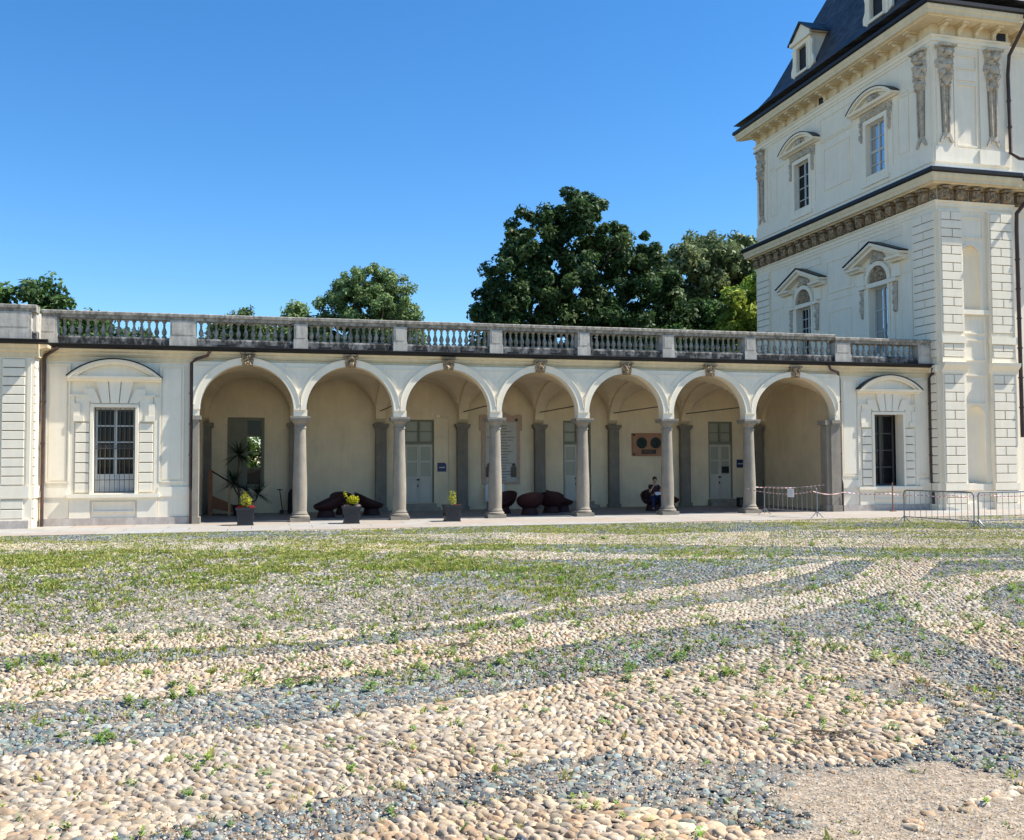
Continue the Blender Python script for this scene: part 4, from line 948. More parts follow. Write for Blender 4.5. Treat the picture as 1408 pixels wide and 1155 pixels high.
def tower():
    root=thing('palace_tower',(37,7,0),'tall cream palace tower with carved pilasters and steep dark slate roof','building')
    X0=29.37;Y0=-.6;Y1=14.44;X1=52
    fs=side(X0); ff=facade(Y0)   # fs: u=-y : from -14.44 to .6
    a,b=-Y1,-Y0
    wl=[-3.34,-9.62]; 
    m=MB(fs); holes=[]
    for u in wl: holes+=[(u-.7,u+.7,6.9,9.98),(u-.7,u+.7,15.0,17.62)]
    # body built as slabs: left face
    m.wall(a,b,-.003,20.5,-.6,0,holes); m.build('wall','stucco',root)
    for u in wl:
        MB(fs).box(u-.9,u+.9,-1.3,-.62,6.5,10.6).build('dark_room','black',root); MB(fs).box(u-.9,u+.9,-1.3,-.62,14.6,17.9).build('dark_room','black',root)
    # front face : corner bay to 33.2 then the recessed front
    hf=[(30.52,31.42,8.35,11.05),(30.62,31.55,1.08,4.315)]
    fx=33.15
    uw=36.6
    m=MB(ff); m.wall(X0+.6,fx,-.003,20.5,-.35,-.0,hf); m.build('wall','stucco',root)
    fr2=facade(Y0+.28)
    m=MB(fr2); m.wall(fx,X1,-.003,20.5,-.5,0,[(uw-.7,uw+.7,15.0,17.62),(uw-.7,uw+.7,6.9,9.98)]); m.build('wall','stucco',root)
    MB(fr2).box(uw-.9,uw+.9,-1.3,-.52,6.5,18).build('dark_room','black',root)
    MB().box(X0+.62,X1,12.5,Y1-.01,0,20.5).build('wall','stucco',root)
    MB().box(X0+.61,X1,Y0+.36,Y1-.02,20.0,20.45).build('ceiling','stucco',root)
    # niches
    for (u0,u1,z0,z1) in ((30.52,31.42,8.35,10.60),(30.62,31.55,1.08,3.85)):
        uc=(u0+u1)/2; r=(u1-u0)/2; V=[];F=[];n=14;k=8
        ring=[(uc-r*math.cos(PI*i/n),-.01-r*.75*math.sin(PI*i/n)) for i in range(n+1)]
        for z in (z0,z1): V+=[(u,d,z) for u,d in ring]
        for j in range(1,k+1):
            t=PI/2*j/k
            V+=[(uc-r*math.cos(PI*i/n)*math.cos(t),-.01-r*.75*math.sin(PI*i/n)*math.cos(t)-0*t,z1+r*math.sin(t)*.98) for i in range(n+1)]
        for j in range(k+1):
            for i in range(n): q=j*(n+1)+i; F.append((q,q+1,q+n+2,q+n+1))
        F.append(tuple(range(n+1)))
        m=MB(ff); m.add(V,F); m.build('niche','trim',root,smooth=True,recalc=False)
        # infill around arched head
        h=MB(ff); top=z1+r+.02
        top=z1+r
        for s in (-1,1):
            for i in range(8):
                a0,a1=PI/2*i/8,PI/2*(i+1)/8
                h.prism([(uc+s*r*math.cos(a0),z1+r*math.sin(a0)),(uc+s*r*math.cos(a1),z1+r*math.sin(a1)),(uc+s*r*math.cos(a1),top),(uc+s*r*math.cos(a0),top)] if i else [(uc+s*r,z1),(uc+s*r*math.cos(a1),z1+r*math.sin(a1)),(uc+s*r*math.cos(a1),top),(uc+s*r,top)],-.30,-.001)
        h.build('niche_head','stucco',root)
    # arched heads: re-cut by ring spandrel plates proud of the wall
    for (u0,u1,z1) in ((30.52,31.42,10.60),(30.62,31.55,3.85)):
        uc=(u0+u1)/2; r=(u1-u0)/2
    # rusticated pilasters on the front
    P1=(29.45,30.43); P2=(31.86,32.92)
    for (u0,u1) in (P1,P2):
        MB(ff).box(u0-.07,u1+.07,0,.16,.24,20.0-.6 if False else 12.5).build('pilaster','stucco',root)
        rustic(root,ff,u0,u1,7.36,12.42,.365,True,d0=.16); rustic(root,ff,u0,u1,1.12,5.60,.375,True,d0=.16); rustic(root,ff,u0,u1,.26,.78,.26,False,d0=.16)
        m=MB(ff); m.box(u0-.08,u1+.10,.0,.23,.80,1.10); m.box(u0-.08,u1+.10,0,.22,-.004,.24)
        m.profile([(.0,5.66),(.18,5.66),(.20,5.78),(.26,5.84),(.38,5.98),(.40,6.10),(0,6.10)],u0-.12,u1+.14)
        m.box(u0-.08,u1+.08,0,.20,6.1,6.30); 
        m.box(u0-.10,u1+.12,.0,.24,6.90,7.20); m.build('band','trim',root)
        rustic(root,ff,u0,u1,6.32,6.88,.28,True,d0=.16)
    m=MB(ff); m.box(30.52,31.78,0,.08,.8,1.06); m.box(30.52,31.78,0,.10,-.004,.3)
    panel_lines(m,30.56,31.60,4.38,5.62,.05,.05); panel_lines(m,30.44,31.60,7.33,8.05,.05,.05); panel_lines(m,30.44,31.62,11.35,12.28,.05,.05); panel_lines(m,30.58,31.62,6.2,7.1,.05,.05); m.box(30.42,31.8,0,.12,8.14,8.34)
    m.ring(30.97,10.60,.47,.56,0,.05,0,PI,20); m.box(30.41,30.50,0,.05,8.36,10.6); m.box(31.44,31.53,0,.05,8.36,10.6)
    m.build('niche_panels','trim',root)
    # left face rustication, string lines, panels
    for (u0,u1) in ((-.78,.56),(-14.4,-13.05)):
        MB(fs).box(u0-.06,u1+.03,0,.10,.0,12.5).build('pilaster','stucco',root); rustic(root,fs,u0,u1,6.3,12.42,.365,True,d0=.10)
    m_=rustic(root,fs,.06,.5,1.12,5.6,.375,False,d0=.10)
    m=MB(fs); m.box(-.0,.6,0,.19,.80,1.10); m.box(0,.62,0,.2,-.004,.24); m.box(0,.62,0,.22,5.7,6.0); m.build('band','trim',root)
    m=MB(fs); 
    for (p,q) in ((-5.0,-1.1),): pass
    panel_lines(m,-7.4,-5.5,6.9,9.4,.05,.03); panel_lines(m,-7.5,-5.5,9.95,11.9,.05,.03); panel_lines(m,-1.75,-1.0,6.9,10.3,.05,.03); panel_lines(m,-12.9,-12.1,6.9,10.3,.05,.03)
    panel_lines(m,-4.9,-1.6,11.95,12.35,.05,.03); panel_lines(m,-11.2,-8.0,11.95,12.35,.05,.03)
    for (p,q) in ((-13.0,-11.7),(-7.6,-5.2),(-1.75,-.85)): m.box(p,q,0,.04,10.3,10.36)
    m.build('wall_panels','stucco',root)
    for i,u in enumerate(wl): lower_window(root,fs,u,i==0); upper_window(root,fs,u,i==0)
    upper_window(root,fr2,uw-1.4+.0,True) if False else None
    upper_window(root,fr2,uw,False); lower_window(root,fr2,uw,False)
    # low cornice
    zb=12.88
    secs=[lambda d,z:(X0-d,Y1+d,z),lambda d,z:(X0-d,Y0-d,z),lambda d,z:(fx+.0,Y0-d,z)]; sec2=[lambda d,z:(fx+.0,Y0+.28-d,z),lambda d,z:(X1,Y0+.28-d,z)]
    cornice_set(root,secs,zb,'low'); cornice_set(root,sec2,zb,'low')
    corbels(root,fs,zb,'low',-14.2,.752,20); corbels(root,ff,zb,'low',29.62,.76,5); corbels(root,fr2,zb,'low',fx+.45,.76,24)
    # upper storey
    m=MB(fs); m.box(a,b,0,.07,14.55,15.2); m.build('upper_plinth','stucco',root)
    m=MB(ff); m.box(X0,fx,0,.07,14.55,15.2); m.box(31.5,33.0,.07,.14,14.55,15.16); m.build('upper_plinth','stucco',root)
    for i,(u0,u1) in enumerate(((-.52,.44),(-14.2,-13.2))):
        MB(fs).box(u0,u1,0,.06,15.2,19.5).build('pilaster','stucco',root); herm(root,fs,(u0+u1)/2-.05,seed=3+i)
    for i,(u0,u1) in enumerate(((29.5,30.3),(31.62,32.85))):
        MB(ff).box(u0,u1,0,.06,15.2,19.5).build('pilaster','stucco',root); herm(root,ff,(u0+u1)/2,seed=8+i)
    m=MB(fs); panel_lines(m,-7.6,-5.4,15.5,17.6,.05,.035); panel_lines(m,-7.9,-5.2,18.1,19.2,.05,.03); panel_lines(m,-1.75,-1.0,15.5,18.2,.05,.03); panel_lines(m,-12.9,-12.2,15.5,18.2,.05,.03)
    for (p,q) in ((-12.4,-11.5),(-7.8,-5.2),(-1.5,-.6)): m.box(p,q,0,.04,17.98,18.04)
    m.build('wall_panels','stucco',root)
    m=MB(ff); m.box(30.34,30.42,0,.06,15.2,19.5); panel_lines(m,30.42,31.5,15.25,17.95,.07,.05); panel_lines(m,30.42,31.5,18.6,19.2,.05,.05); m.box(30.42,31.5,0,.04,18.1,18.5); m.build('wall_panels','stucco',root)
    zt=19.90
    cornice_set(root,secs,zt,'high'); cornice_set(root,sec2,zt,'high')
    corbels(root,fs,zt,'high',-14.1,.98,15); corbels(root,ff,zt,'high',29.75,.86,4); corbels(root,fr2,zt,'high',fx+.5,.95,19)
    for (fr,u) in ((fs,-8.0+.49-.2),(ff,32.75)):
        MB(fr).box(u-.2,u+.25,.0,.06,zt+.1,zt+.42).build('vent_opening','black',root)
    MB(fs).box(-5.2,-4.8,0,.1,zb+.08,zb+.5).build('vent_opening','black',root)
    # roof : bell-cast kick then steep hips
    ze=21.42; R=MB(); x0,y0,y1=X0-.95,Y0-.95,Y1+.95
    prof=[(0,ze-.05),(.9,ze+.55),(1.55,ze+1.35),(4.2,ze+6.9),(6.4,ze+11.5)]
    V=[];F=[]
    for i,(d,z) in enumerate(prof): V+=[(x0+d,y0+d,z),(X1+6,y0+d,z),(X1+6,y1-d,z),(x0+d,y1-d,z)]
    for i in range(len(prof)-1):
        k=4*i; F+=[(k,k+1,k+5,k+4),(k+2,k+3,k+7,k+6),(k+3,k,k+4,k+7)]
    F.append((16,17,18,19)); F.append((0,3,2,1))
    R.add(V,F); R.build('roof','slate',root)
    for u in (-3.75,-10.25): dormer(root,fs,u,22.75)
    downpipe(root,[(33.3,-1.75,21.2),(33.25,-1.65,20.6),(32.98,-.85,19.3),(32.98,-.75,18.5),(33.0,-.78,15.1),(33.05,-1.2,14.75),(33.9,-1.35,14.7)],.075)
    downpipe(root,[(33.75,-1.5,14.0),(33.55,-1.25,13.2),(33.15,-.85,12.5),(33.17,-.8,11.8),(33.2,-.8,3.0)],.085)
    # ironmongery dark slit under the low pipe
tower()
# ------------------------------------------------------------------ planters
def planter(label,loc,kind,rz=0):
    t=thing('planter',loc,label,'planter','square planters along the arcade',rz)
    m=MB(); s=.30; V=[];
    m.lathe([(.27,0),(.27,.03),(.25,.035),(.27,.30),(.285,.50),(.315,.505),(.315,.575),(.265,.575),(.255,.5)],(0,0,0),4,sq=True)
    m.v=[tuple(Matrix.Rotation(0,4,'Z')@Vector(p)) for p in m.v]
    for i in range(4): # arched relief on each side
        a=i*PI/2; c,s_=math.cos(a),math.sin(a)
        for k in range(9):
            w0=PI*k/9;w1=PI*(k+1)/9
            pts=[]
            for w in (w0,w1):
                for r in (.16,.185): pts.append((math.cos(w)*r,.18+math.sin(w)*r*.8))
            base=len(m.v)
            for (u,z) in pts:
                for d in (.262,.292): m.v.append((u*c-d*s_*-1 if False else u*c+d*s_, u*s_-d*c, z))
            m.f+=[(base+1,base+3,base+7,base+5),(base,base+4,base+6,base+2),(base+2,base+6,base+7,base+3),(base,base+1,base+5,base+4)]
    m.build('pot','planter',t,local=True)
    MB().box(-.25,.25,-.25,.25,.45,.53).build('soil','soil',t,local=True)
    rnd=random.Random(hash(kind)%97+3)
    def leaves(name,mat,n,cx,cy,cz,rx,rz_,L,up=.5):
        q=MB()
        for i in range(n):
            while True:
                p=[rnd.uniform(-1,1) for _ in range(3)]
                if sum(k*k for k in p)<1: break
            x,y,z=cx+p[0]*rx,cy+p[1]*rx,cz+p[2]*rz_
            a=rnd.uniform(0,6.28); e=rnd.uniform(-.2,1.2)*up; dx,dy,dz=math.cos(a)*math.cos(e)*L,math.sin(a)*math.cos(e)*L,math.sin(e)*L
            sx,sy=-math.sin(a)*L*.3,math.cos(a)*L*.3
            q.add([(x,y,z),(x+dx*.5+sx,y+dy*.5+sy,z+dz*.6),(x+dx,y+dy,z+dz),(x+dx*.5-sx,y+dy*.5-sy,z+dz*.6)],[(0,1,2,3)])
        return q.build(name,mat,t,local=True,recalc=False)
    if kind=='red':
        leaves('foliage','bloomy',260,0,0,.78,.20,.20,.075); leaves('foliage','bloomy',90,.0,0,.98,.09,.14,.06); leaves('flowers','bloomr',170,-.17,-.06,.58,.13,.06,.05); leaves('flowers','bloomr',170,.19,-.08,.58,.12,.06,.05)
    elif kind=='pink':
        leaves('foliage','bloomy',300,.05,0,.78,.22,.17,.07); leaves('foliage','bloomy',60,-.2,0,.95,.06,.12,.06); leaves('flowers','bloomp',120,-.17,-.1,.58,.12,.06,.05); leaves('flowers','bloomp',60,.22,-.1,.58,.09,.05,.05)
    else:
        leaves('foliage','bloomy',240,0,0,.72,.16,.20,.07)
        for k in range(5): leaves('foliage','bloomy',30,rnd.uniform(-.14,.14),0,.9+rnd.uniform(-.05,.08),.04,.12,.055)
        leaves('flowers','bloomr',50,.17,-.12,.56,.10,.03,.04)
    return t
planter('square charcoal planter with yellow foliage and red flowers, in front of the first arch',(1.68,-1.42,0),'red')
planter('square charcoal planter with yellow foliage and pale pink flowers, in front of the armchairs',(5.16,-1.6,0),'pink')
planter('square charcoal planter with upright yellow plant, between second and third columns',(8.66,-1.5,0),'plain')
# ------------------------------------------------------------------ armchairs
def armchair():
    t=thing('armchair',(0,0,0),'x','armchair','dark red woven armchairs under the arcade')
    MB().lathe([(.33,0),(.34,.02),(.29,.18),(.27,.30),(.25,.32)],(0,0,0),24).build('base','rattan',t,smooth=True,local=True)
    n=32; V=[];F=[]; rows=8
    for j in range(rows+1):
        q=j/rows
        for i in range(n):
            w=2*PI*i/n; back=.5-.5*math.cos(w)   # w=PI is the back (+y after offset)
            R=.20+.36*math.sin(q*PI/2)+.10*back*q; H=.26+ q**1.8*(.20+.50*back**1.3)
            V.append((R*.86*math.sin(w)*1.02,-R*.86*math.cos(w)+.10*back*q,H*.93))
    for j in range(rows):
        for i in range(n): k=(i+1)%n; F.append((j*n+i,j*n+k,(j+1)*n+k,(j+1)*n+i))
    # inner skin
    o=len(V)
    for j in range(rows+1):
        q=j/rows
        for i in range(n):
            w=2*PI*i/n; back=.5-.5*math.cos(w)
            R=(.17+.36*math.sin(q*PI/2)+.10*back*q)*(.94); H=.33+ q**1.8*(.14+.49*back**1.3)
            V.append((R*.86*math.sin(w)*1.02,-R*.86*math.cos(w)+.10*back*q,H*.93))
    for j in range(rows):
        for i in range(n): k=(i+1)%n; F.append((o+j*n+i,o+(j+1)*n+i,o+(j+1)*n+k,o+j*n+k))
    for i in range(n): k=(i+1)%n; F.append((rows*n+i,rows*n+k,o+rows*n+k,o+rows*n+i))
    F.append(tuple(range(n))[::-1]); F.append(tuple(o+i for i in range(n)))
    m=MB(); m.add(V,F); m.build('shell','rattan',t,smooth=True,local=True)
    MB().lathe([(.0,.34),(.34,.34),(.37,.38),(.36,.43),(.0,.45)],(0,-.03,0),24).build('cushion','black',t,smooth=True,local=True)
    return t
ch=armchair()
ch.location=(4.55,2.3,0); ch.rotation_euler=(0,0,-1.3); ch['label']='dark red woven armchair half hidden behind the first column, facing left'
spots=[(5.35,4.1,.15,'round-backed dark red armchair behind the planter with pink flowers'),
 (6.35,3.2,1.45,'dark red armchair with raised back on the right of its group, facing left'),
 (11.55,2.9,-.8,'dark red armchair mostly hidden behind the third column'),
 (12.35,1.7,PI,'nearest dark red armchair right of the third column, its back to the courtyard'),
 (13.5,2.6,PI-.3,'dark red armchair next to the door pilaster, behind the nearest one'),
 (14.2,3.4,1.5,'rightmost dark red armchair of the group under the wide stone tablet'),
 (18.05,2.9,-.35,'dark red armchair in which the person sits'),
 (19.1,3.8,.9,'dark red armchair just showing right of the fifth column')]
for x,y,r,l in spots: dup(ch,(x,y,0),l,r)
def low_table(loc,label,r,h):
    t=thing('side_table',loc,label,'table')
    MB().lathe([(.16,0),(.17,.02),(.10,.06),(.10,h-.06),(.2,h-.03)],(0,0,0),16).build('base','rattan',t,smooth=True,local=True)
    MB().lathe([(r,h-.03),(r+.01,h-.015),(r,h)],(0,0,0),24).build('table_top','black',t,local=True)
low_table((5.75,2.6,0),'low dark round table among the armchairs behind the first column',.28,.36)
low_table((13.0,3.6,0),'low dark round table among the armchairs under the stone tablet',.28,.36)
# ------------------------------------------------------------------ person (seated)
def skin(name,verts,edges,radii,mat,parent,root_i=0,sub=1):
    me=bpy.data.meshes.new(name); me.from_pydata(verts,edges,[]); me.materials.append(M[mat]); o=bpy.data.objects.new(name,me); COL.objects.link(o); attach(o,parent,True)
    sm=o.modifiers.new('s','SKIN'); sm.use_smooth_shade=True; L=me.skin_vertices[0].data if me.skin_vertices else me.skin_vertices.new().data if hasattr(me.skin_vertices,'new') else None
    for i,r in enumerate(radii):
        L[i].radius=(r,r) if not isinstance(r,tuple) else r; L[i].use_root=(i==root_i)
    s=o.modifiers.new('d','SUBSURF'); s.levels=sub; s.render_levels=sub
    dg=bpy.context.evaluated_depsgraph_get(); ev=o.evaluated_get(dg); nm=bpy.data.meshes.new_from_object(ev)
    o.modifiers.clear(); o.data=nm
    for p in nm.polygons: p.use_smooth=True
    return o
def person():
    t=thing('person',(18.08,2.78,0),'person in dark shirt and blue trousers seated in an armchair, hand to chin','person',rz=-.2)
    V=[];E=[];R=[]
    def add(p,r,link=None):
        V.append(p);R.append(r); i=len(V)-1
        if link is not None: E.append((link,i))
        return i
    pel=add((0,.05,.52),(.15,.11)); sp=add((0,.10,.72),(.14,.10),pel); chst=add((0,.13,.93),(.16,.11),sp); nk=add((0,.10,1.09),.055,chst); n2=add((0,.07,1.15),.052,nk)
    hd=add((0,.05,1.22),(.078,.088),n2); h2=add((0,.04,1.30),(.075,.09),hd); h3=add((0,.05,1.36),.055,h2)
    # image-left arm (x<0): hand to chin
    def fingers(w,d,link,curl):
        d=Vector(d).normalized(); sd=d.orthogonal().normalized(); up=d.cross(sd)
        for k,(o,L) in enumerate(((-.033,.07),(-.011,.08),(.011,.076),(.033,.06))):
            b=Vector(w)+d*.085+sd*o; a=add(tuple(b),.0095,link); m=b+d*L*.5+up*curl*L*.25; a=add(tuple(m),.0085,a); add(tuple(m+d*L*.35+up*curl*L*.5),.0075,a)
        b=Vector(w)+d*.03-sd*.045; a=add(tuple(b),.011,link); add(tuple(b+d*.05-sd*.02+up*curl*.02),.009,a)
    s1=add((-.17,.12,1.02),.062,chst); e1=add((-.24,-.10,.76),.043,s1); w1=add((-.07,-.10,1.05),.028,e1); p1=add((-.055,-.085,1.10),(.034,.018),w1); fingers((-.06,-.09,1.04),(.2,.35,.9),p1,.6)
    s2=add((.17,.12,1.02),.062,chst); e2=add((.25,-.08,.76),.043,s2); w2=add((.10,-.28,.70),.028,e2); p2=add((.06,-.33,.70),(.034,.018),w2); fingers((.12,-.26,.70),(-.7,-.6,-.05),p2,.5)
    for s in (-1,1):
        h=add((s*.10,.0,.50),.085,pel); k=add((s*.17,-.42,.52),.062,h); c=add((s*.17,-.46,.30),.052,k); a=add((s*.16,-.44,.09),.036,c); add((s*.17,-.56,.045),(.035,.028),a)
    b=skin('body',V,E,R,'skin',t,0,1)
    # face
    m=MB(); m.add(*sphere(0,-.045,1.255,.016)); m.build('nose','skin',t,smooth=True,local=True)
    m=MB(); m.add(*sphere(-.028,-.043,1.29,.009)); m.add(*sphere(.028,-.043,1.29,.009)); m.build('eyes','black',t,local=True)
    m=MB(); m.box(-.022,.022,-.046,-.036,1.215,1.222); m.build('mouth','shirt',t,local=True)
    m=MB(); m.add(*sphere(-.08,.05,1.27,.018)); m.add(*sphere(.08,.05,1.27,.018)); m.build('ears','skin',t,smooth=True,local=True)
    V2,F2=sphere(0,.065,1.325,.098,1.05,14,10); V2=[(x,y,max(z,1.27+ (0.06 if y<.0 else 0))) for x,y,z in V2]; m=MB(); m.add(V2,F2); m.build('hair','hair',t,smooth=True,local=True)
    skin('shirt',[(0,.05,.50),(0,.10,.72),(0,.13,.93),(0,.105,1.06),(-.17,.12,1.02),(-.225,-.02,.85),(.17,.12,1.02),(.23,-.01,.85)],[(0,1),(1,2),(2,3),(2,4),(4,5),(2,6),(6,7)],[(.17,.13),(.16,.12),(.185,.13),.065,.078,.068,.078,.068],'shirt',t)
    skin('trousers',[(0,.04,.50),(-.10,.0,.51),(-.17,-.43,.53),(-.17,-.46,.30),(-.16,-.44,.14),(.10,.0,.51),(.17,-.43,.53),(.17,-.46,.30),(.16,-.44,.14)],[(0,1),(1,2),(2,3),(3,4),(0,5),(5,6),(6,7),(7,8)],[(.17,.13),.105,.082,.072,.058,.105,.082,.072,.058],'jeans',t)
    for s in (-1,1):
        MB().box(s*.165-.045,s*.165+.045,-.64,-.40,.0,.085).build('shoe','black',t,local=True,bevel=.02)
    bk=thing('magazine',(18.10,2.42,.68),'white and blue magazine resting on the lap of the seated person','magazine',rz=-.2)
    m=MB(); m.add([(-.16,-.13,-.02),(0,-.13,.0),(0,.12,.10),(-.16,.12,.08),(-.16,-.13,-.01),(0,-.13,.012),(0,.12,.112),(-.16,.12,.092)],[(0,3,2,1),(4,5,6,7),(0,1,5,4),(1,2,6,5),(2,3,7,6),(3,0,4,7)])
    m.add([(0,-.13,.0),(.16,-.13,-.02),(.16,.12,.08),(0,.12,.10),(0,-.13,.012),(.16,-.13,-.01),(.16,.12,.092),(0,.12,.112)],[(0,3,2,1),(4,5,6,7),(0,1,5,4),(1,2,6,5),(2,3,7,6),(3,0,4,7)]); m.build('pages','paper',bk,local=True)
person()
# ------------------------------------------------------------------ crowd barriers
def barrier_geo(t,L,H=1.08,nb=12):
    m=MB(); z0=.22; r=.12
    pts=[(0,0,.05),(0,0,H-r)]+[(r-r*math.cos(a),0,H-r+r*math.sin(a)) for a in (.4,.8,1.2,1.57)]+[(L-r+r*math.sin(a),0,H-r+r*math.cos(a)) for a in (0.0,.4,.8,1.2,1.57)]+[(L,0,.05)]
    m.tube(pts,.021,8); m.tube([(0,0,z0),(L,0,z0)],.016,8); m.build('frame','galv',t,smooth=True,local=True)
    m=MB()
    for i in range(1,nb+1): x=L*i/(nb+1); m.tube([(x,0,z0),(x,0,H-.01)],.008,6)
    m.build('bars','galv',t,smooth=True,local=True)
    for x in (0.0,L):
        m=MB().tube([(x,-.30,.015),(x,-.22,.05),(x,-.05,.20),(x,0,.26),(x,.05,.20),(x,.22,.05),(x,.30,.015)],.016,8); m.build('foot','galv',t,smooth=True,local=True)
def barrier(p,q,label,nb=12):
    p,q=Vector(p),Vector(q); L=(q-p).length; t=thing('crowd_barrier',(p.x,p.y,0),label,'barrier','steel crowd barriers',math.atan2(q.y-p.y,q.x-p.x)); barrier_geo(t,L,nb=nb); return t
barrier((20.95,-1.15),(21.55,-3.85),'galvanised steel barrier carrying a white notice, beside the sixth column',10)
barrier((22.62,-7.3),(22.98,-10.1),'galvanised steel barrier standing on the cobbles in front of the dark open window',11)
barrier((23.22,-10.0),(26.2,-9.6),'galvanised steel barrier at the right edge of the photo',11)
t=thing('notice',(21.29,-2.72,.86),'white paper notice taped to the steel barrier','sign',rz=math.atan2(-2.7,.6))
m=MB().box(-.28,.05,-.038,-.034,-.15,.15).build('sheet','paper',t,local=True)
m=MB()
for i in range(7): m.box(-.25,.02-(.08 if i%3==2 else 0),-.040,-.0385,.10-i*.035,.108-i*.035)
m.build('writing','ink',t,local=True)
def tape(pts,label,h=.032):
    t=thing('barrier_tape',pts[0],label,'tape','red and white barrier tapes')
    P=[Vector(p)-Vector(pts[0]) for p in pts]; V=[];S=[0]
    # resample
    Q=[]; acc=0
    for a,b in zip(P,P[1:]):
        n=max(2,int((b-a).length/.09))
        for k in range(n): Q.append(a.lerp(b,k/n)+Vector((0,0,-.10*math.sin(PI*k/n)*min(1,(b-a).length/3))))
    Q.append(P[-1])
    for nm,mat,par in (('tape','white',0),('stripes','tapered',1)):
        m=MB()
        for i in range(len(Q)-1):
            if (i%2)!=par: continue
            a,b=Q[i],Q[i+1]; s=Vector((0,0,h/2)); tw=Vector((0,.010*math.sin(i*.35),0)); d=Vector((0,.002,0))
            c=Q[i+1] if i+1<len(Q) else b
            m.add([tuple(a-s-tw-d),tuple(c-s-tw-d),tuple(c+s+tw-d),tuple(a+s+tw-d),tuple(a-s-tw+d),tuple(c-s-tw+d),tuple(c+s+tw+d),tuple(a+s+tw+d)],[(0,1,2,3),(7,6,5,4),(0,4,5,1),(1,5,6,2),(2,6,7,3),(3,7,4,0)])
        m.build(nm,mat,t,local=True)
M['tapered']=surf('red_tape',(.50,.12,.08),rough=.5,var=.05,bumps=0)
tape([(20.72,-.26,.97),(20.98,-1.0,.86),(21.5,-3.7,.95),(25.0,-.25,.78),(26.85,-.62,.72),(28.4,-.5,.62),(29.6,-.9,.60),(31.2,-.95,.62),(33.6,-.95,.60)],'red and white tape running from the sixth column past the pavilion window to the tower')
tape([(20.8,.24,1.05),(24.4,.05,1.08)],'short red and white tape stretched across the last arch')
t=thing('wooden_stake',(26.9,-.75,0),'thin red brown stake holding the tape below the pavilion window','stake')
m=MB(); m.box(-.02,.02,-.02,.02,.03,1.15); m.box(-.10,.10,-.10,.10,0,.03); m.build('stake','ramp',t,local=True,bevel=.004)
# ------------------------------------------------------------------ signs and tablets on the rear wall
YB=6.2
def on_wall(name,x,z,label,cat): return thing(name,(x,YB,z),label,cat)
t=on_wall('inscription_tablet',12.29,1.07,'tall carved stone tablet with many inscribed lines and a scrolled pink frame','tablet')
f=lambda u,d,z:(u,-d,z)
m=MB(f); W=.86; m.box(-W,W,0,.05,0,3.0); m.prism([(-W-.10,2.35),(W+.10,2.35),(W+.10,3.02),(W-.1,3.06),(.5,2.98),(.28,3.12),(0,3.22),(-.28,3.12),(-.5,2.98),(-W+.1,3.06),(-W-.10,3.02)],.0,.052); m.build('frame','pinkstone',t,local=True)
m=MB(f); m.box(-W+.17,W-.17,.05,.075,.12,2.72); m.build('slab','marble',t,local=True)
m=MB(f); rr=random.Random(4)
for i in range(20):
    z=2.56-i*.125
    w=.52*rr.uniform(.35,1.0) if i not in(4,) else .62
    x=-w
    while x<w:
        l=rr.uniform(.02,.09); m.box(x,min(x+l,w),.0755,.079,z-.018,z+.018); x+=l+.022
m.build('lettering','ink',t,local=True)
for s in (-1,1):
    m=MB(f); m.box(s*.56-.11,s*.56+.11,.08,.13,.32,.78); m.add(*sphere(s*.56,.12,.86,.075,.5)); m.build('carved_figure','ink',t,local=True,smooth=False)
    m=MB(f); m.add(*sphere(s*.70,.06,2.82,.075,.5)); m.build('boss','ink',t,local=True,smooth=True)
t=on_wall('memorial_plaque',19.2,2.29,'orange brown marble plaque with two round bronze medallions','plaque')
m=MB(f); m.box(-.80,.80,0,.05,0,1.04); panel_lines(m,-.80,.80,0,1.04,.03,.02,.05); m.build('slab','orange',t,local=True)
for s in (-1,1):
    m=MB(f)
    V=[(s*.34+.25*math.cos(2*PI*i/28),.052,.60+.25*math.sin(2*PI*i/28)) for i in range(28)]+[(s*.34+.25*math.cos(2*PI*i/28),.085,.60+.25*math.sin(2*PI*i/28)) for i in range(28)]
    m.add(V,[tuple(range(27,-1,-1)),tuple(range(28,56))]+[(i,(i+1)%28,28+(i+1)%28,28+i) for i in range(28)]); m.add(*sphere(s*.34,.09,.64,.11,.4)); m.add(*sphere(s*.34,.08,.50,.14,.25))
    m.build('medallion','bronze',t,local=True)
m=MB(f); m.box(-.34,.34,.05,.075,.10,.30); m.build('name_plate','bronze',t,local=True)
m=MB(f)
for i in range(3): m.box(-.27,.27-(.1 if i==1 else 0),.0755,.078,.255-i*.055,.268-i*.055)
m.build('lettering','orange',t,local=True)
m=MB(f)
for x in (-.72,.72):
    for z in (.08,.96): m.box(x-.045,x+.045,.05,.08,z-.045,z+.045)
m.build('boss','bronze',t,local=True)
def blue_sign(x,z,label,g='blue enamel signs beside the doors'):
    t=on_wall('blue_sign',x,z,label,'sign'); t['group']=g
    m=MB(f); m.prism([(-.19,-.18),(.19,-.18),(.19,.13),(.13,.2),(-.19,.2)],.004,.03); m.build('plate','blue',t,local=True,bevel=.006)
    m=MB(f)
    x=-.11
    for l in (.05,.03,.06,.05): m.box(x,x+l,.031,.034,-.02,.02); x+=l+.012
    m.build('writing','white',t,local=True)
blue_sign(9.68,1.83,'navy blue sign with a white word right of the first grey door'); blue_sign(23.78,1.92,'navy blue sign with a white word right of the last grey door')
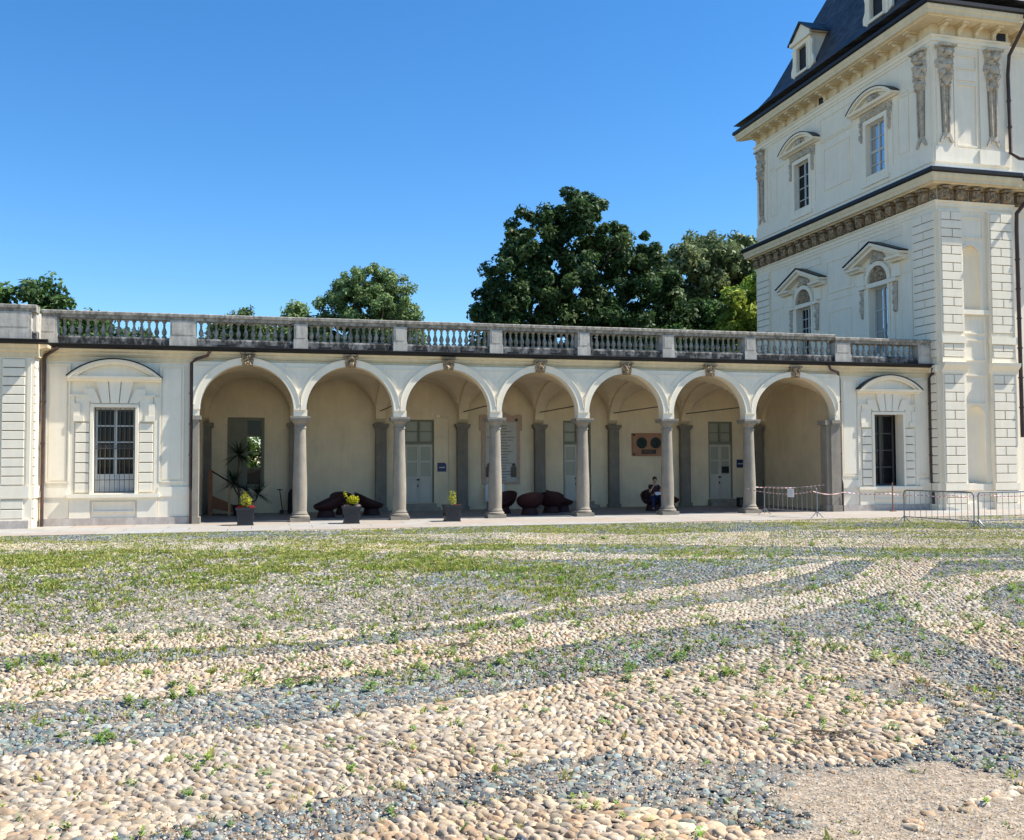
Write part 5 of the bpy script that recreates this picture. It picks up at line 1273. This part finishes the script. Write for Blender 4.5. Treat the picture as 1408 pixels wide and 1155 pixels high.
# white info panel leaning below the tablet
t=thing('info_panel',(11.95,5.9,0),'white panel standing against the wall below the stone tablet','sign')
m=MB(); m.box(-.42,.42,-.02,.02,.35,1.10); m.build('panel','white',t,local=True,bevel=.004)
m=MB(); m.box(-.36,-.32,-.02,.02,0,.35); m.box(.32,.36,-.02,.02,0,.35); m.box(-.4,-.28,-.2,.2,-.0,.02); m.box(.28,.4,-.2,.2,0,.02); m.build('stand','iron',t,local=True)
m=MB()
for i in range(4): m.box(-.30,.30-(.15 if i%2 else 0),-.023,-.0205,.96-i*.12,.985-i*.12)
m.build('writing','ink',t,local=True)
# ------------------------------------------------------------------ dragon tree, ramp, scooter, bag
t=thing('dragon_tree',(1.35,4.6,0),'potted dragon tree with spiky dark leaf heads beside the wooden ramp','potted plant')
MB().lathe([(.20,0),(.22,.02),(.27,.38),(.29,.40),(.26,.41),(.24,.36)],(0,0,0),20).build('pot','planter',t,local=True,smooth=True)
MB().lathe([(.24,.30),(.24,.36)],(0,0,0),16).build('soil','soil',t,local=True)
m=MB(); m.tube([(0,0,.3),(-.03,0,.9),(-.1,.02,1.5),(-.02,.03,2.05),(-.03,.03,2.28)],.045,8,r2=.025); m.tube([(-.06,0,.8),(-.22,.0,1.1),(-.22,.02,1.25)],.035,8,r2=.025); m.tube([(.03,0,.35),(.3,-.1,.42),(.62,-.15,.6),(.7,-.15,.78)],.04,8,r2=.028); m.tube([(.3,-.1,.42),(.1,-.2,.7)],.03,8); m.build('trunk','trunk',t,local=True,smooth=True)
rr=random.Random(9)
for (cx,cy,cz,L,n) in ((-.03,.03,2.38,1.0,120),(-.22,.02,1.32,.80,90),(.7,-.15,.85,.80,80),(.25,-.1,.95,.6,44)):
    m=MB()
    for i in range(n):
        a=rr.uniform(0,6.28); e=rr.uniform(-.5,1.35); l=L*rr.uniform(.65,1.1)*(.6+.4*math.cos(e)); w=.028
        dx,dy=math.cos(a),math.sin(a); pts=[]
        for k in range(5):
            q=k/4; dist=l*q*math.cos(e*(1-.25*q)); h=l*q*math.sin(e)-.16*l*q*q*(1.2-math.sin(max(e,0)))
            ww=w*(1-q)**.7*(.6+.4*min(1,q*5))+.001; pts.append((cx+dx*dist-dy*ww,cy+dy*dist+dx*ww,cz+h)); pts.append((cx+dx*dist+dy*ww,cy+dy*dist-dx*ww,cz+h))
        m.add(pts,[(2*k,2*k+1,2*k+3,2*k+2) for k in range(4)])
    m.build('leaf_head','yucca',t,local=True,recalc=False)
t=thing('wooden_ramp',(.25,5.0,0),'red brown wooden ramp with handrail at the left end of the arcade','ramp')
m=MB(); V=[(0,-.05,.80),(0,-.05,.30),(1.35,-.55,-.0),(1.35,-.55,.22)]; V2=[(x,y-.06,z) for x,y,z in V]; m.add(V+V2,[(0,1,2,3),(7,6,5,4),(0,4,5,1),(1,5,6,2),(2,6,7,3),(3,7,4,0)])
m.build('side_board','ramp',t,local=True)
V=[(0,.7,.36),(0,-.04,.36),(1.35,-.54,.06),(1.35,.5,.06),(0,.7,.30),(0,-.04,.30),(1.35,-.54,.0),(1.35,.5,.0)]; m=MB(); m.add(V,[(0,1,2,3),(7,6,5,4),(0,4,5,1),(1,5,6,2),(2,6,7,3),(3,7,4,0)]); m.build('deck','ramp',t,local=True)
MB().box(-.10,.06,-.2,-.06,.0,1.78).build('post','ramp',t,local=True); MB().box(.66,.76,-.45,-.35,.0,1.30).build('post','wood_light',t,local=True)
MB().tube([(-.05,-.14,1.80),(.72,-.42,1.31),(1.45,-.70,.98)],.03,8).build('handrail','black',t,local=True)
t=thing('kick_scooter',(3.0,5.2,0),'black kick scooter leaning against the wall right of the window','scooter',rz=.35)
m=MB(); m.tube([(0,0,.12),(-.12,0,.98)],.022,8); m.build('stem','black',t,local=True)
MB().tube([(-.12,-.27,.97),(-.12,0,.99),(-.12,.27,.97)],.02,8).build('handlebar','black',t,local=True)
MB().box(.02,.68,-.07,.07,.10,.14).build('deck','black',t,local=True,bevel=.01)
for x in (-.03,.72):
    MB().tube([(x,-.02,.09),(x,.02,.09)],.09,18).build('wheel','black',t,local=True)
t=thing('bag',(3.42,5.35,0),'tall black bag standing behind the first column','bag')
MB().lathe([(.16,0),(.21,.05),(.22,.5),(.20,.85),(.12,.98),(.05,1.0)],(0,0,0),16).build('sack','black',t,local=True,smooth=True); MB().tube([(-.06,0,.98),(-.05,0,1.06),(.05,0,1.06),(.06,0,.98)],.01,6).build('handle','iron',t,local=True)
t=thing('utility_box',(23.0,4.6,0),'small dark box on the arcade floor behind the barrier with the notice','box')
m=MB(); m.box(-.20,.20,-.15,.15,0,.42); m.build('case','black',t,local=True,bevel=.02); MB().box(-.17,.17,-.165,-.15,.08,.36).build('door','iron',t,local=True)
# twigs
def twigs(x,y,label,n=20,s=.26):
    t=thing('twig_pile',(x,y,0),label,'twigs'); m=MB(); rr=random.Random(int(x*10))
    for i in range(n):
        a=rr.gauss(0,.5); cx,cy=rr.gauss(0,s*.35),rr.gauss(0,s*.16); l=rr.uniform(.08,s); z=rr.uniform(.0,.02)
        m.tube([(cx-l/2*math.cos(a),cy-l/2*math.sin(a),z),(cx,cy+rr.gauss(0,.01),z+.012),(cx+l/2*math.cos(a),cy+l/2*math.sin(a),z)],.0035,5)
    m.build('twigs','trunk',t,local=True)
from_px=[(6.45,-28.4,'pile of dry brown twigs on the pale cobbles at the lower right'),(4.42,-24.15,'scatter of dry brown twigs on the pale band in the middle of the court'),(2.55,-25.4,'small dry twigs where a pale and a dark band meet, left of centre')]
# ------------------------------------------------------------------ twigs placement
for x,y,l in from_px: twigs(x,y,l)
# ------------------------------------------------------------------ trees
def crown(name,root,lobes,ncl,nleaf,leaf,cols,clr=.8,seed=1,up=.35):
    rg=np.random.default_rng(seed); P=[];
    vol=np.array([l[3]*l[4]*l[5] for l in lobes])**.8; vol/=vol.sum()
    cc=[];sh=[]
    for i,(x,y,z,a,b,c) in enumerate(lobes):
        n=max(4,int(ncl*1.5*vol[i])); d=rg.normal(size=(n,3)); d/=np.linalg.norm(d,axis=1)[:,None]; r=rg.random(n)**.36
        # uneven outline
        r*=1+.16*np.sin(d[:,0]*5+i)*np.cos(d[:,2]*6+i*2)+rg.normal(0,.05,n)
        cc.append(np.array([x,y,z])+d*r[:,None]*np.array([a,b,c]))
    cc=np.concatenate(cc); n=len(cc)
    rad=clr*rg.uniform(.5,1.25,n)
    per=int(nleaf*1.5)//n
    d=rg.normal(size=(n,per,3)); d/=np.linalg.norm(d,axis=2)[...,None]; rr=rg.random((n,per))**.45
    C=cc[:,None,:]+d*rr[...,None]*rad[:,None,None]*np.array([1.1,1.1,.95]); C=C.reshape(-1,3); m=len(C)
    nrm=d.reshape(-1,3)*.6+rg.normal(size=(m,3))*.55+np.array([0,0,up]); nrm/=np.linalg.norm(nrm,axis=1)[:,None]
    t=rg.normal(size=(m,3)); t-=nrm*(t*nrm).sum(1)[:,None]; t/=np.linalg.norm(t,axis=1)[:,None]; bt=np.cross(nrm,t)
    s=leaf*rg.uniform(.6,1.25,m)[:,None]
    V=np.stack([C-t*s,C+bt*s*.48+nrm*s*.12,C+t*s,C-bt*s*.48+nrm*s*.12],1).reshape(-1,3)
    Q=np.arange(m*4).reshape(-1,4)
    tint=np.array(cols)[rg.integers(0,len(cols),n)]*rg.uniform(.75,1.25,(n,1)); col=np.repeat(tint,per,0)*rg.uniform(.75,1.3,(m,1))
    return fast_mesh(name,V,Q,'leaf',np.repeat(np.clip(col,.005,.6),4,0),parent=root)
def tree(name,label,base,height,lobes,ncl,nleaf,leaf,cols,group='trees rising behind the arcade',clr=.8,seed=1,tr=.3,limbs=7):
    """lobes relative to base"""
    root=thing(name,base,label,'tree',group); b=Vector(base); rr=random.Random(seed)
    m=MB(); top=height*.75
    pts=[(base[0],base[1],base[2]-.1),(base[0]+rr.uniform(-.1,.1),base[1],base[2]+height*.2),(base[0]+rr.uniform(-.3,.3),base[1],base[2]+height*.45),(base[0]+rr.uniform(-.4,.4),base[1],base[2]+top)]
    m.tube(pts,tr,10,r2=tr*.2)
    for i in range(limbs):
        l=lobes[i%len(lobes)]; t=rr.uniform(.35,.8); s=Vector(pts[1]).lerp(Vector(pts[3]),t*.8); e=b+Vector(l[:3])+Vector((rr.uniform(-.5,.5)*l[3],rr.uniform(-.5,.5)*l[4],rr.uniform(-.3,.5)*l[5]))
        mid=s.lerp(e,.5)+Vector((0,0,-.06*(e-s).length)); m.tube([s,mid,e],tr*.38,7,r2=tr*.07)
        for k in range(3):
            q=s.lerp(e,rr.uniform(.4,.9)); f_=q+Vector((rr.uniform(-1,1),rr.uniform(-1,1),rr.uniform(0,1)))*l[3]*.45; m.tube([q,f_],tr*.12,5,r2=tr*.03)
    m.build('trunk','bark',root,smooth=True)
    L=[(l[0]+base[0],l[1]+base[1],l[2]+base[2],*l[3:]) for l in lobes]
    crown('crown',root,L,ncl,nleaf,leaf,cols,clr,seed)
    return root
DKG=[(.045,.09,.028),(.06,.11,.034),(.036,.072,.024),(.085,.13,.04)]
MDG=[(.07,.135,.035),(.09,.165,.04),(.055,.10,.03)]
GRY=[(.16,.21,.09),(.20,.25,.11),(.12,.16,.07),(.24,.27,.11)]
YLG=[(.28,.36,.05),(.36,.42,.06),(.14,.22,.04)]
OLV=[(.17,.25,.09),(.21,.29,.11),(.13,.20,.07)]
# big dark maple like tree
tree('broadleaf_tree','large dark green broadleaf tree, the tallest, with ragged outline and gaps',(21.6,25,0),19.6,
  [(0,0,12.6,3.4,3.0,3.2),(-3.4,0,13.4,2.4,2.4,2.6),(-4.9,.3,11.2,1.6,1.9,2.0),(-2.6,.2,16.2,2.0,2,1.9),(.3,0,17.6,2.2,2,2.1),(3.2,.2,15.8,2.4,2.2,2.0),(5.2,0,14.2,1.9,2.2,2.0),(6.4,0,12.2,1.6,2,2.3),(3.6,0,10.6,3.2,2.6,2.6),(-2.5,.5,9.3,3.0,2.4,1.8),(0,.3,7.6,4.4,3,2.0),(6.0,0,9.6,2.2,2,2.0),(-5.7,0,9.4,1.1,1.4,.7)],
  520,72000,.185,DKG,clr=.56,seed=3,tr=.42,limbs=14)
tree('broadleaf_tree','mid green broadleaf tree filling the gap between the tallest tree and the tower',(29.3,24,0),13.6,
  [(0,0,10.0,2.6,2.4,2.6),(-1.6,0,8,2.8,2.4,2.3),(1.6,.3,11.0,1.8,2,1.6),(2,0,8.2,2.6,2.4,2.2)],150,20000,.19,MDG,clr=.7,seed=5,tr=.3,limbs=7)
tree('broadleaf_tree','grey green tree behind, reaching the second storey of the tower',(36.5,34,0),20.6,
  [(-2.6,0,16.0,2.8,3,2.8),(0,0,18.0,2.9,3,2.3),(2.6,0,17.2,2.6,3,2.6),(0,0,13,5,3,3),(5,0,16.5,3,3,3.3)],300,30000,.23,GRY,clr=.8,seed=7,tr=.35,limbs=8)
tree('broadleaf_tree','yellow green tree close to the tower corner',(32.4,21.5,0),14.6,
  [(-1.0,0,11.6,1.2,1.5,1.6),(.7,0,13.0,1.2,1.5,1.3),(.4,0,10.4,2.2,2,1.7),(-.3,0,8.2,2.6,2,1.8)],90,10000,.19,YLG,clr=.6,seed=9,tr=.22,limbs=6)
tree('broadleaf_tree','dark tree filling the space below the yellow green one',(35.5,27,0),15,
  [(0,0,10,3.4,3,3.2),(-2,0,8,3,3,2.6),(2,.5,12.5,2.4,2.4,2.4)],130,15000,.2,DKG,clr=.75,seed=12,tr=.25,limbs=6)
tree('poplar_tree','rounded grey green poplar with upright feathery branches, left of centre',(9.7,38,0),17.2,
  [(0,0,13.6,2.6,2.6,3.2),(-2.0,0,12.2,2.0,2.2,3.2),(2.2,0,12.4,2.0,2.2,3.0),(-1.2,0,14.8,1.6,1.6,2.0),(1.4,0,14.8,1.6,1.6,2.0),(-3.2,0,10.4,1.2,1.4,2),(3.5,0,10.8,1.1,1.4,2.0),(0,0,9,3.6,2.6,2.4)],330,44000,.135,OLV,clr=.5,seed=15,tr=.3,limbs=12)
tree('bushy_tree','low olive green tree top just left of the poplar',(4.4,40,.5),13.3,[(0,0,11.5,1.7,2,2.0),(1.6,0,10.5,1.8,2,2.2),(-1.6,0,10.4,1.5,2,1.8)],110,9000,.18,OLV,clr=.6,seed=17,tr=.2,limbs=5)
tree('bushy_tree','small pale green tree top peeping over the balustrade above the first arch',(.7,34,0.5),12.8,[(0,0,10.7,1.3,1.4,1.2),(-1.1,0,10.1,1.2,1.4,1.3),(1.2,0,10.2,1.1,1.4,1.2),(.1,0,8.8,2.4,1.6,1.8)],190,13000,.14,[(.09,.14,.04),(.11,.16,.05)],clr=.5,seed=19,tr=.2,limbs=6)
tree('chestnut_tree','green layered tree behind the left end of the balustrade',(-11.3,24,0),13.2,
  [(0,0,10.4,2.2,2.2,1.6),(2.0,0,9.8,1.8,2,1.5),(-2.5,0,10.4,2.2,2,1.5),(1.5,0,11.6,1.0,1.2,.9),(3.6,0,8.6,2,2,1.3),(0,0,8,3.5,2.5,1.6)],130,15000,.19,MDG,clr=.62,seed=23,tr=.3,limbs=9)
tree('chestnut_tree','low outer green tree seen through the balusters of the left pavilion',(-7.6,25,0),11.2,[(0,0,9.3,1.9,1.8,1.2),(2.2,0,8.7,1.7,1.8,1.1),(1.2,0,7.6,2.4,1.8,1.3),(-1.6,0,8.6,1.8,1.6,1.3)],80,8000,.18,MDG,clr=.55,seed=25,tr=.2,limbs=6)
tree('garden_shrub','bright green shrub in the garden seen through the arcade window',(1.0,13.0,0),4.4,[(0,0,2.4,1.7,1.0,2.0),(1.3,0,2.0,1.5,1,1.7),(-1.4,0,1.8,1.5,1,1.6),(.6,0,.9,2.4,1,.9)],110,9000,.11,[(.12,.22,.04),(.10,.17,.03)],group='garden shrubs',clr=.5,seed=27,tr=.06,limbs=4)
# hedge mass behind the balustrade (seen between the balusters)
hb=[(12.5,27,0,3.8,'green tree crown seen through the balusters right of the poplar',8.8),(-3.2,28,0,3.0,'green tree crown seen through the balusters above the first arch',8.6),(5.3,29,0,3.6,'green tree crown seen through the balusters above the second arch',9.0),(16.5,29,0,1.8,'green tree crown seen through the balusters left of the tallest tree',8.4)]
for i,(x,y,z,w,l,h) in enumerate(hb):
    tree('bushy_tree',l,(x,y,z),h,[(0,0,h-2.2,w,2,1.5),(-w*.5,0,h-3,w*.7,2,1.6),(w*.5,.2,h-2.9,w*.7,2,1.6)],90,7500,.2,MDG,clr=.65,seed=40+i,tr=.2,limbs=5)
def split_islands(o,gap=.1):
    me=o.data; n=len(me.vertices); par=list(range(n))
    def find(a):
        while par[a]!=a: par[a]=par[par[a]]; a=par[a]
        return a
    for p in me.polygons:
        v=list(p.vertices)
        for q in v[1:]: par[find(q)]=find(v[0])
    isl={}
    for i in range(n): isl.setdefault(find(i),[]).append(i)
    B=[]
    for k,vs in isl.items():
        co=np.array([me.vertices[i].co[:] for i in vs]); B.append([co.min(0),co.max(0),{k}])
    ch=True
    while ch:
        ch=False
        for i in range(len(B)):
            for j in range(i+1,len(B)):
                if np.all(B[i][0]-gap<=B[j][1]) and np.all(B[j][0]-gap<=B[i][1]):
                    B[i]=[np.minimum(B[i][0],B[j][0]),np.maximum(B[i][1],B[j][1]),B[i][2]|B[j][2]]; B.pop(j); ch=True; break
            if ch: break
    if len(B)<2: return
    for bi,b in enumerate(B):
        vm={};V=[];F=[]
        for p in me.polygons:
            if find(p.vertices[0]) in b[2]:
                f=[]
                for q in p.vertices:
                    if q not in vm: vm[q]=len(V); V.append(me.vertices[q].co[:])
                    f.append(vm[q])
                F.append(f)
        nm=bpy.data.meshes.new(me.name); nm.from_pydata(V,[],F); nm.materials.append(me.materials[0])
        if bi==0: keep=nm
        else:
            c=bpy.data.objects.new(o.name.split('.')[0],nm); COL.objects.link(c); c.parent=o.parent; c.matrix_parent_inverse=o.matrix_parent_inverse.copy()
    o.data=keep
for o in list(COL.objects):
    if o.type=='MESH' and o.name.split('.')[0] in ('wall_panels','band','niche_panels','upper_plinth','spandrel_moulding','end_pier','ear','window_surround','sill','lintel','plinth','pilaster','eyes','ears'):
        split_islands(o,.06 if o.name.startswith('wall') else .1)
for n_,k_ in (('eyes','eye'),('ears','ear')):
    for o in COL.objects:
        if o.name.split('.')[0]==n_: o.name=k_
# ------------------------------------------------------------------ light, sky, camera
el=math.asin(SUN.z); az=math.atan2(SUN.x,SUN.y)
w=bpy.data.worlds.new('World'); S.world=w; w.use_nodes=True; nt=w.node_tree; bg=nt.nodes['Background']
sk=nt.nodes.new('ShaderNodeTexSky'); sk.sky_type='NISHITA'; sk.sun_disc=False; sk.sun_elevation=el; sk.sun_rotation=az
sk.air_density=1.0; sk.dust_density=.0; sk.ozone_density=5.0; sk.altitude=240
hs=nt.nodes.new('ShaderNodeHueSaturation'); hs.inputs['Saturation'].default_value=1.24; hs.inputs['Value'].default_value=.79; nt.links.new(sk.outputs[0],hs.inputs['Color']); nt.links.new(hs.outputs[0],bg.inputs[0]); bg.inputs[1].default_value=.13
l=bpy.data.lights.new('sun','SUN'); l.energy=4.6; l.angle=math.radians(.53); l.color=(1,.965,.90)
lo=bpy.data.objects.new('sun',l); COL.objects.link(lo); lo.rotation_euler=SUN.to_track_quat('Z','Y').to_euler()
cam=bpy.data.cameras.new('camera'); co=bpy.data.objects.new('camera',cam); COL.objects.link(co); S.camera=co
cam.sensor_width=36; cam.lens=1332.7/1408*36; cam.clip_end=2000; cam.clip_start=.1
yaw,pitch,roll=.2499,.0425,.0042
R=Matrix.Rotation(-yaw,4,'Z')@Matrix.Rotation(PI/2+pitch,4,'X')@Matrix.Rotation(-roll,4,'Z')
co.matrix_world=Matrix.Translation((2.289,-35.01,2.083))@R
S.view_settings.view_transform='Standard'; S.view_settings.look='None'; S.view_settings.gamma=1; S.view_settings.exposure=1.0
S.cycles.max_bounces=8; S.cycles.diffuse_bounces=4; S.cycles.transparent_max_bounces=8; S.cycles.use_adaptive_sampling=True
S.cycles.sample_clamp_indirect=6
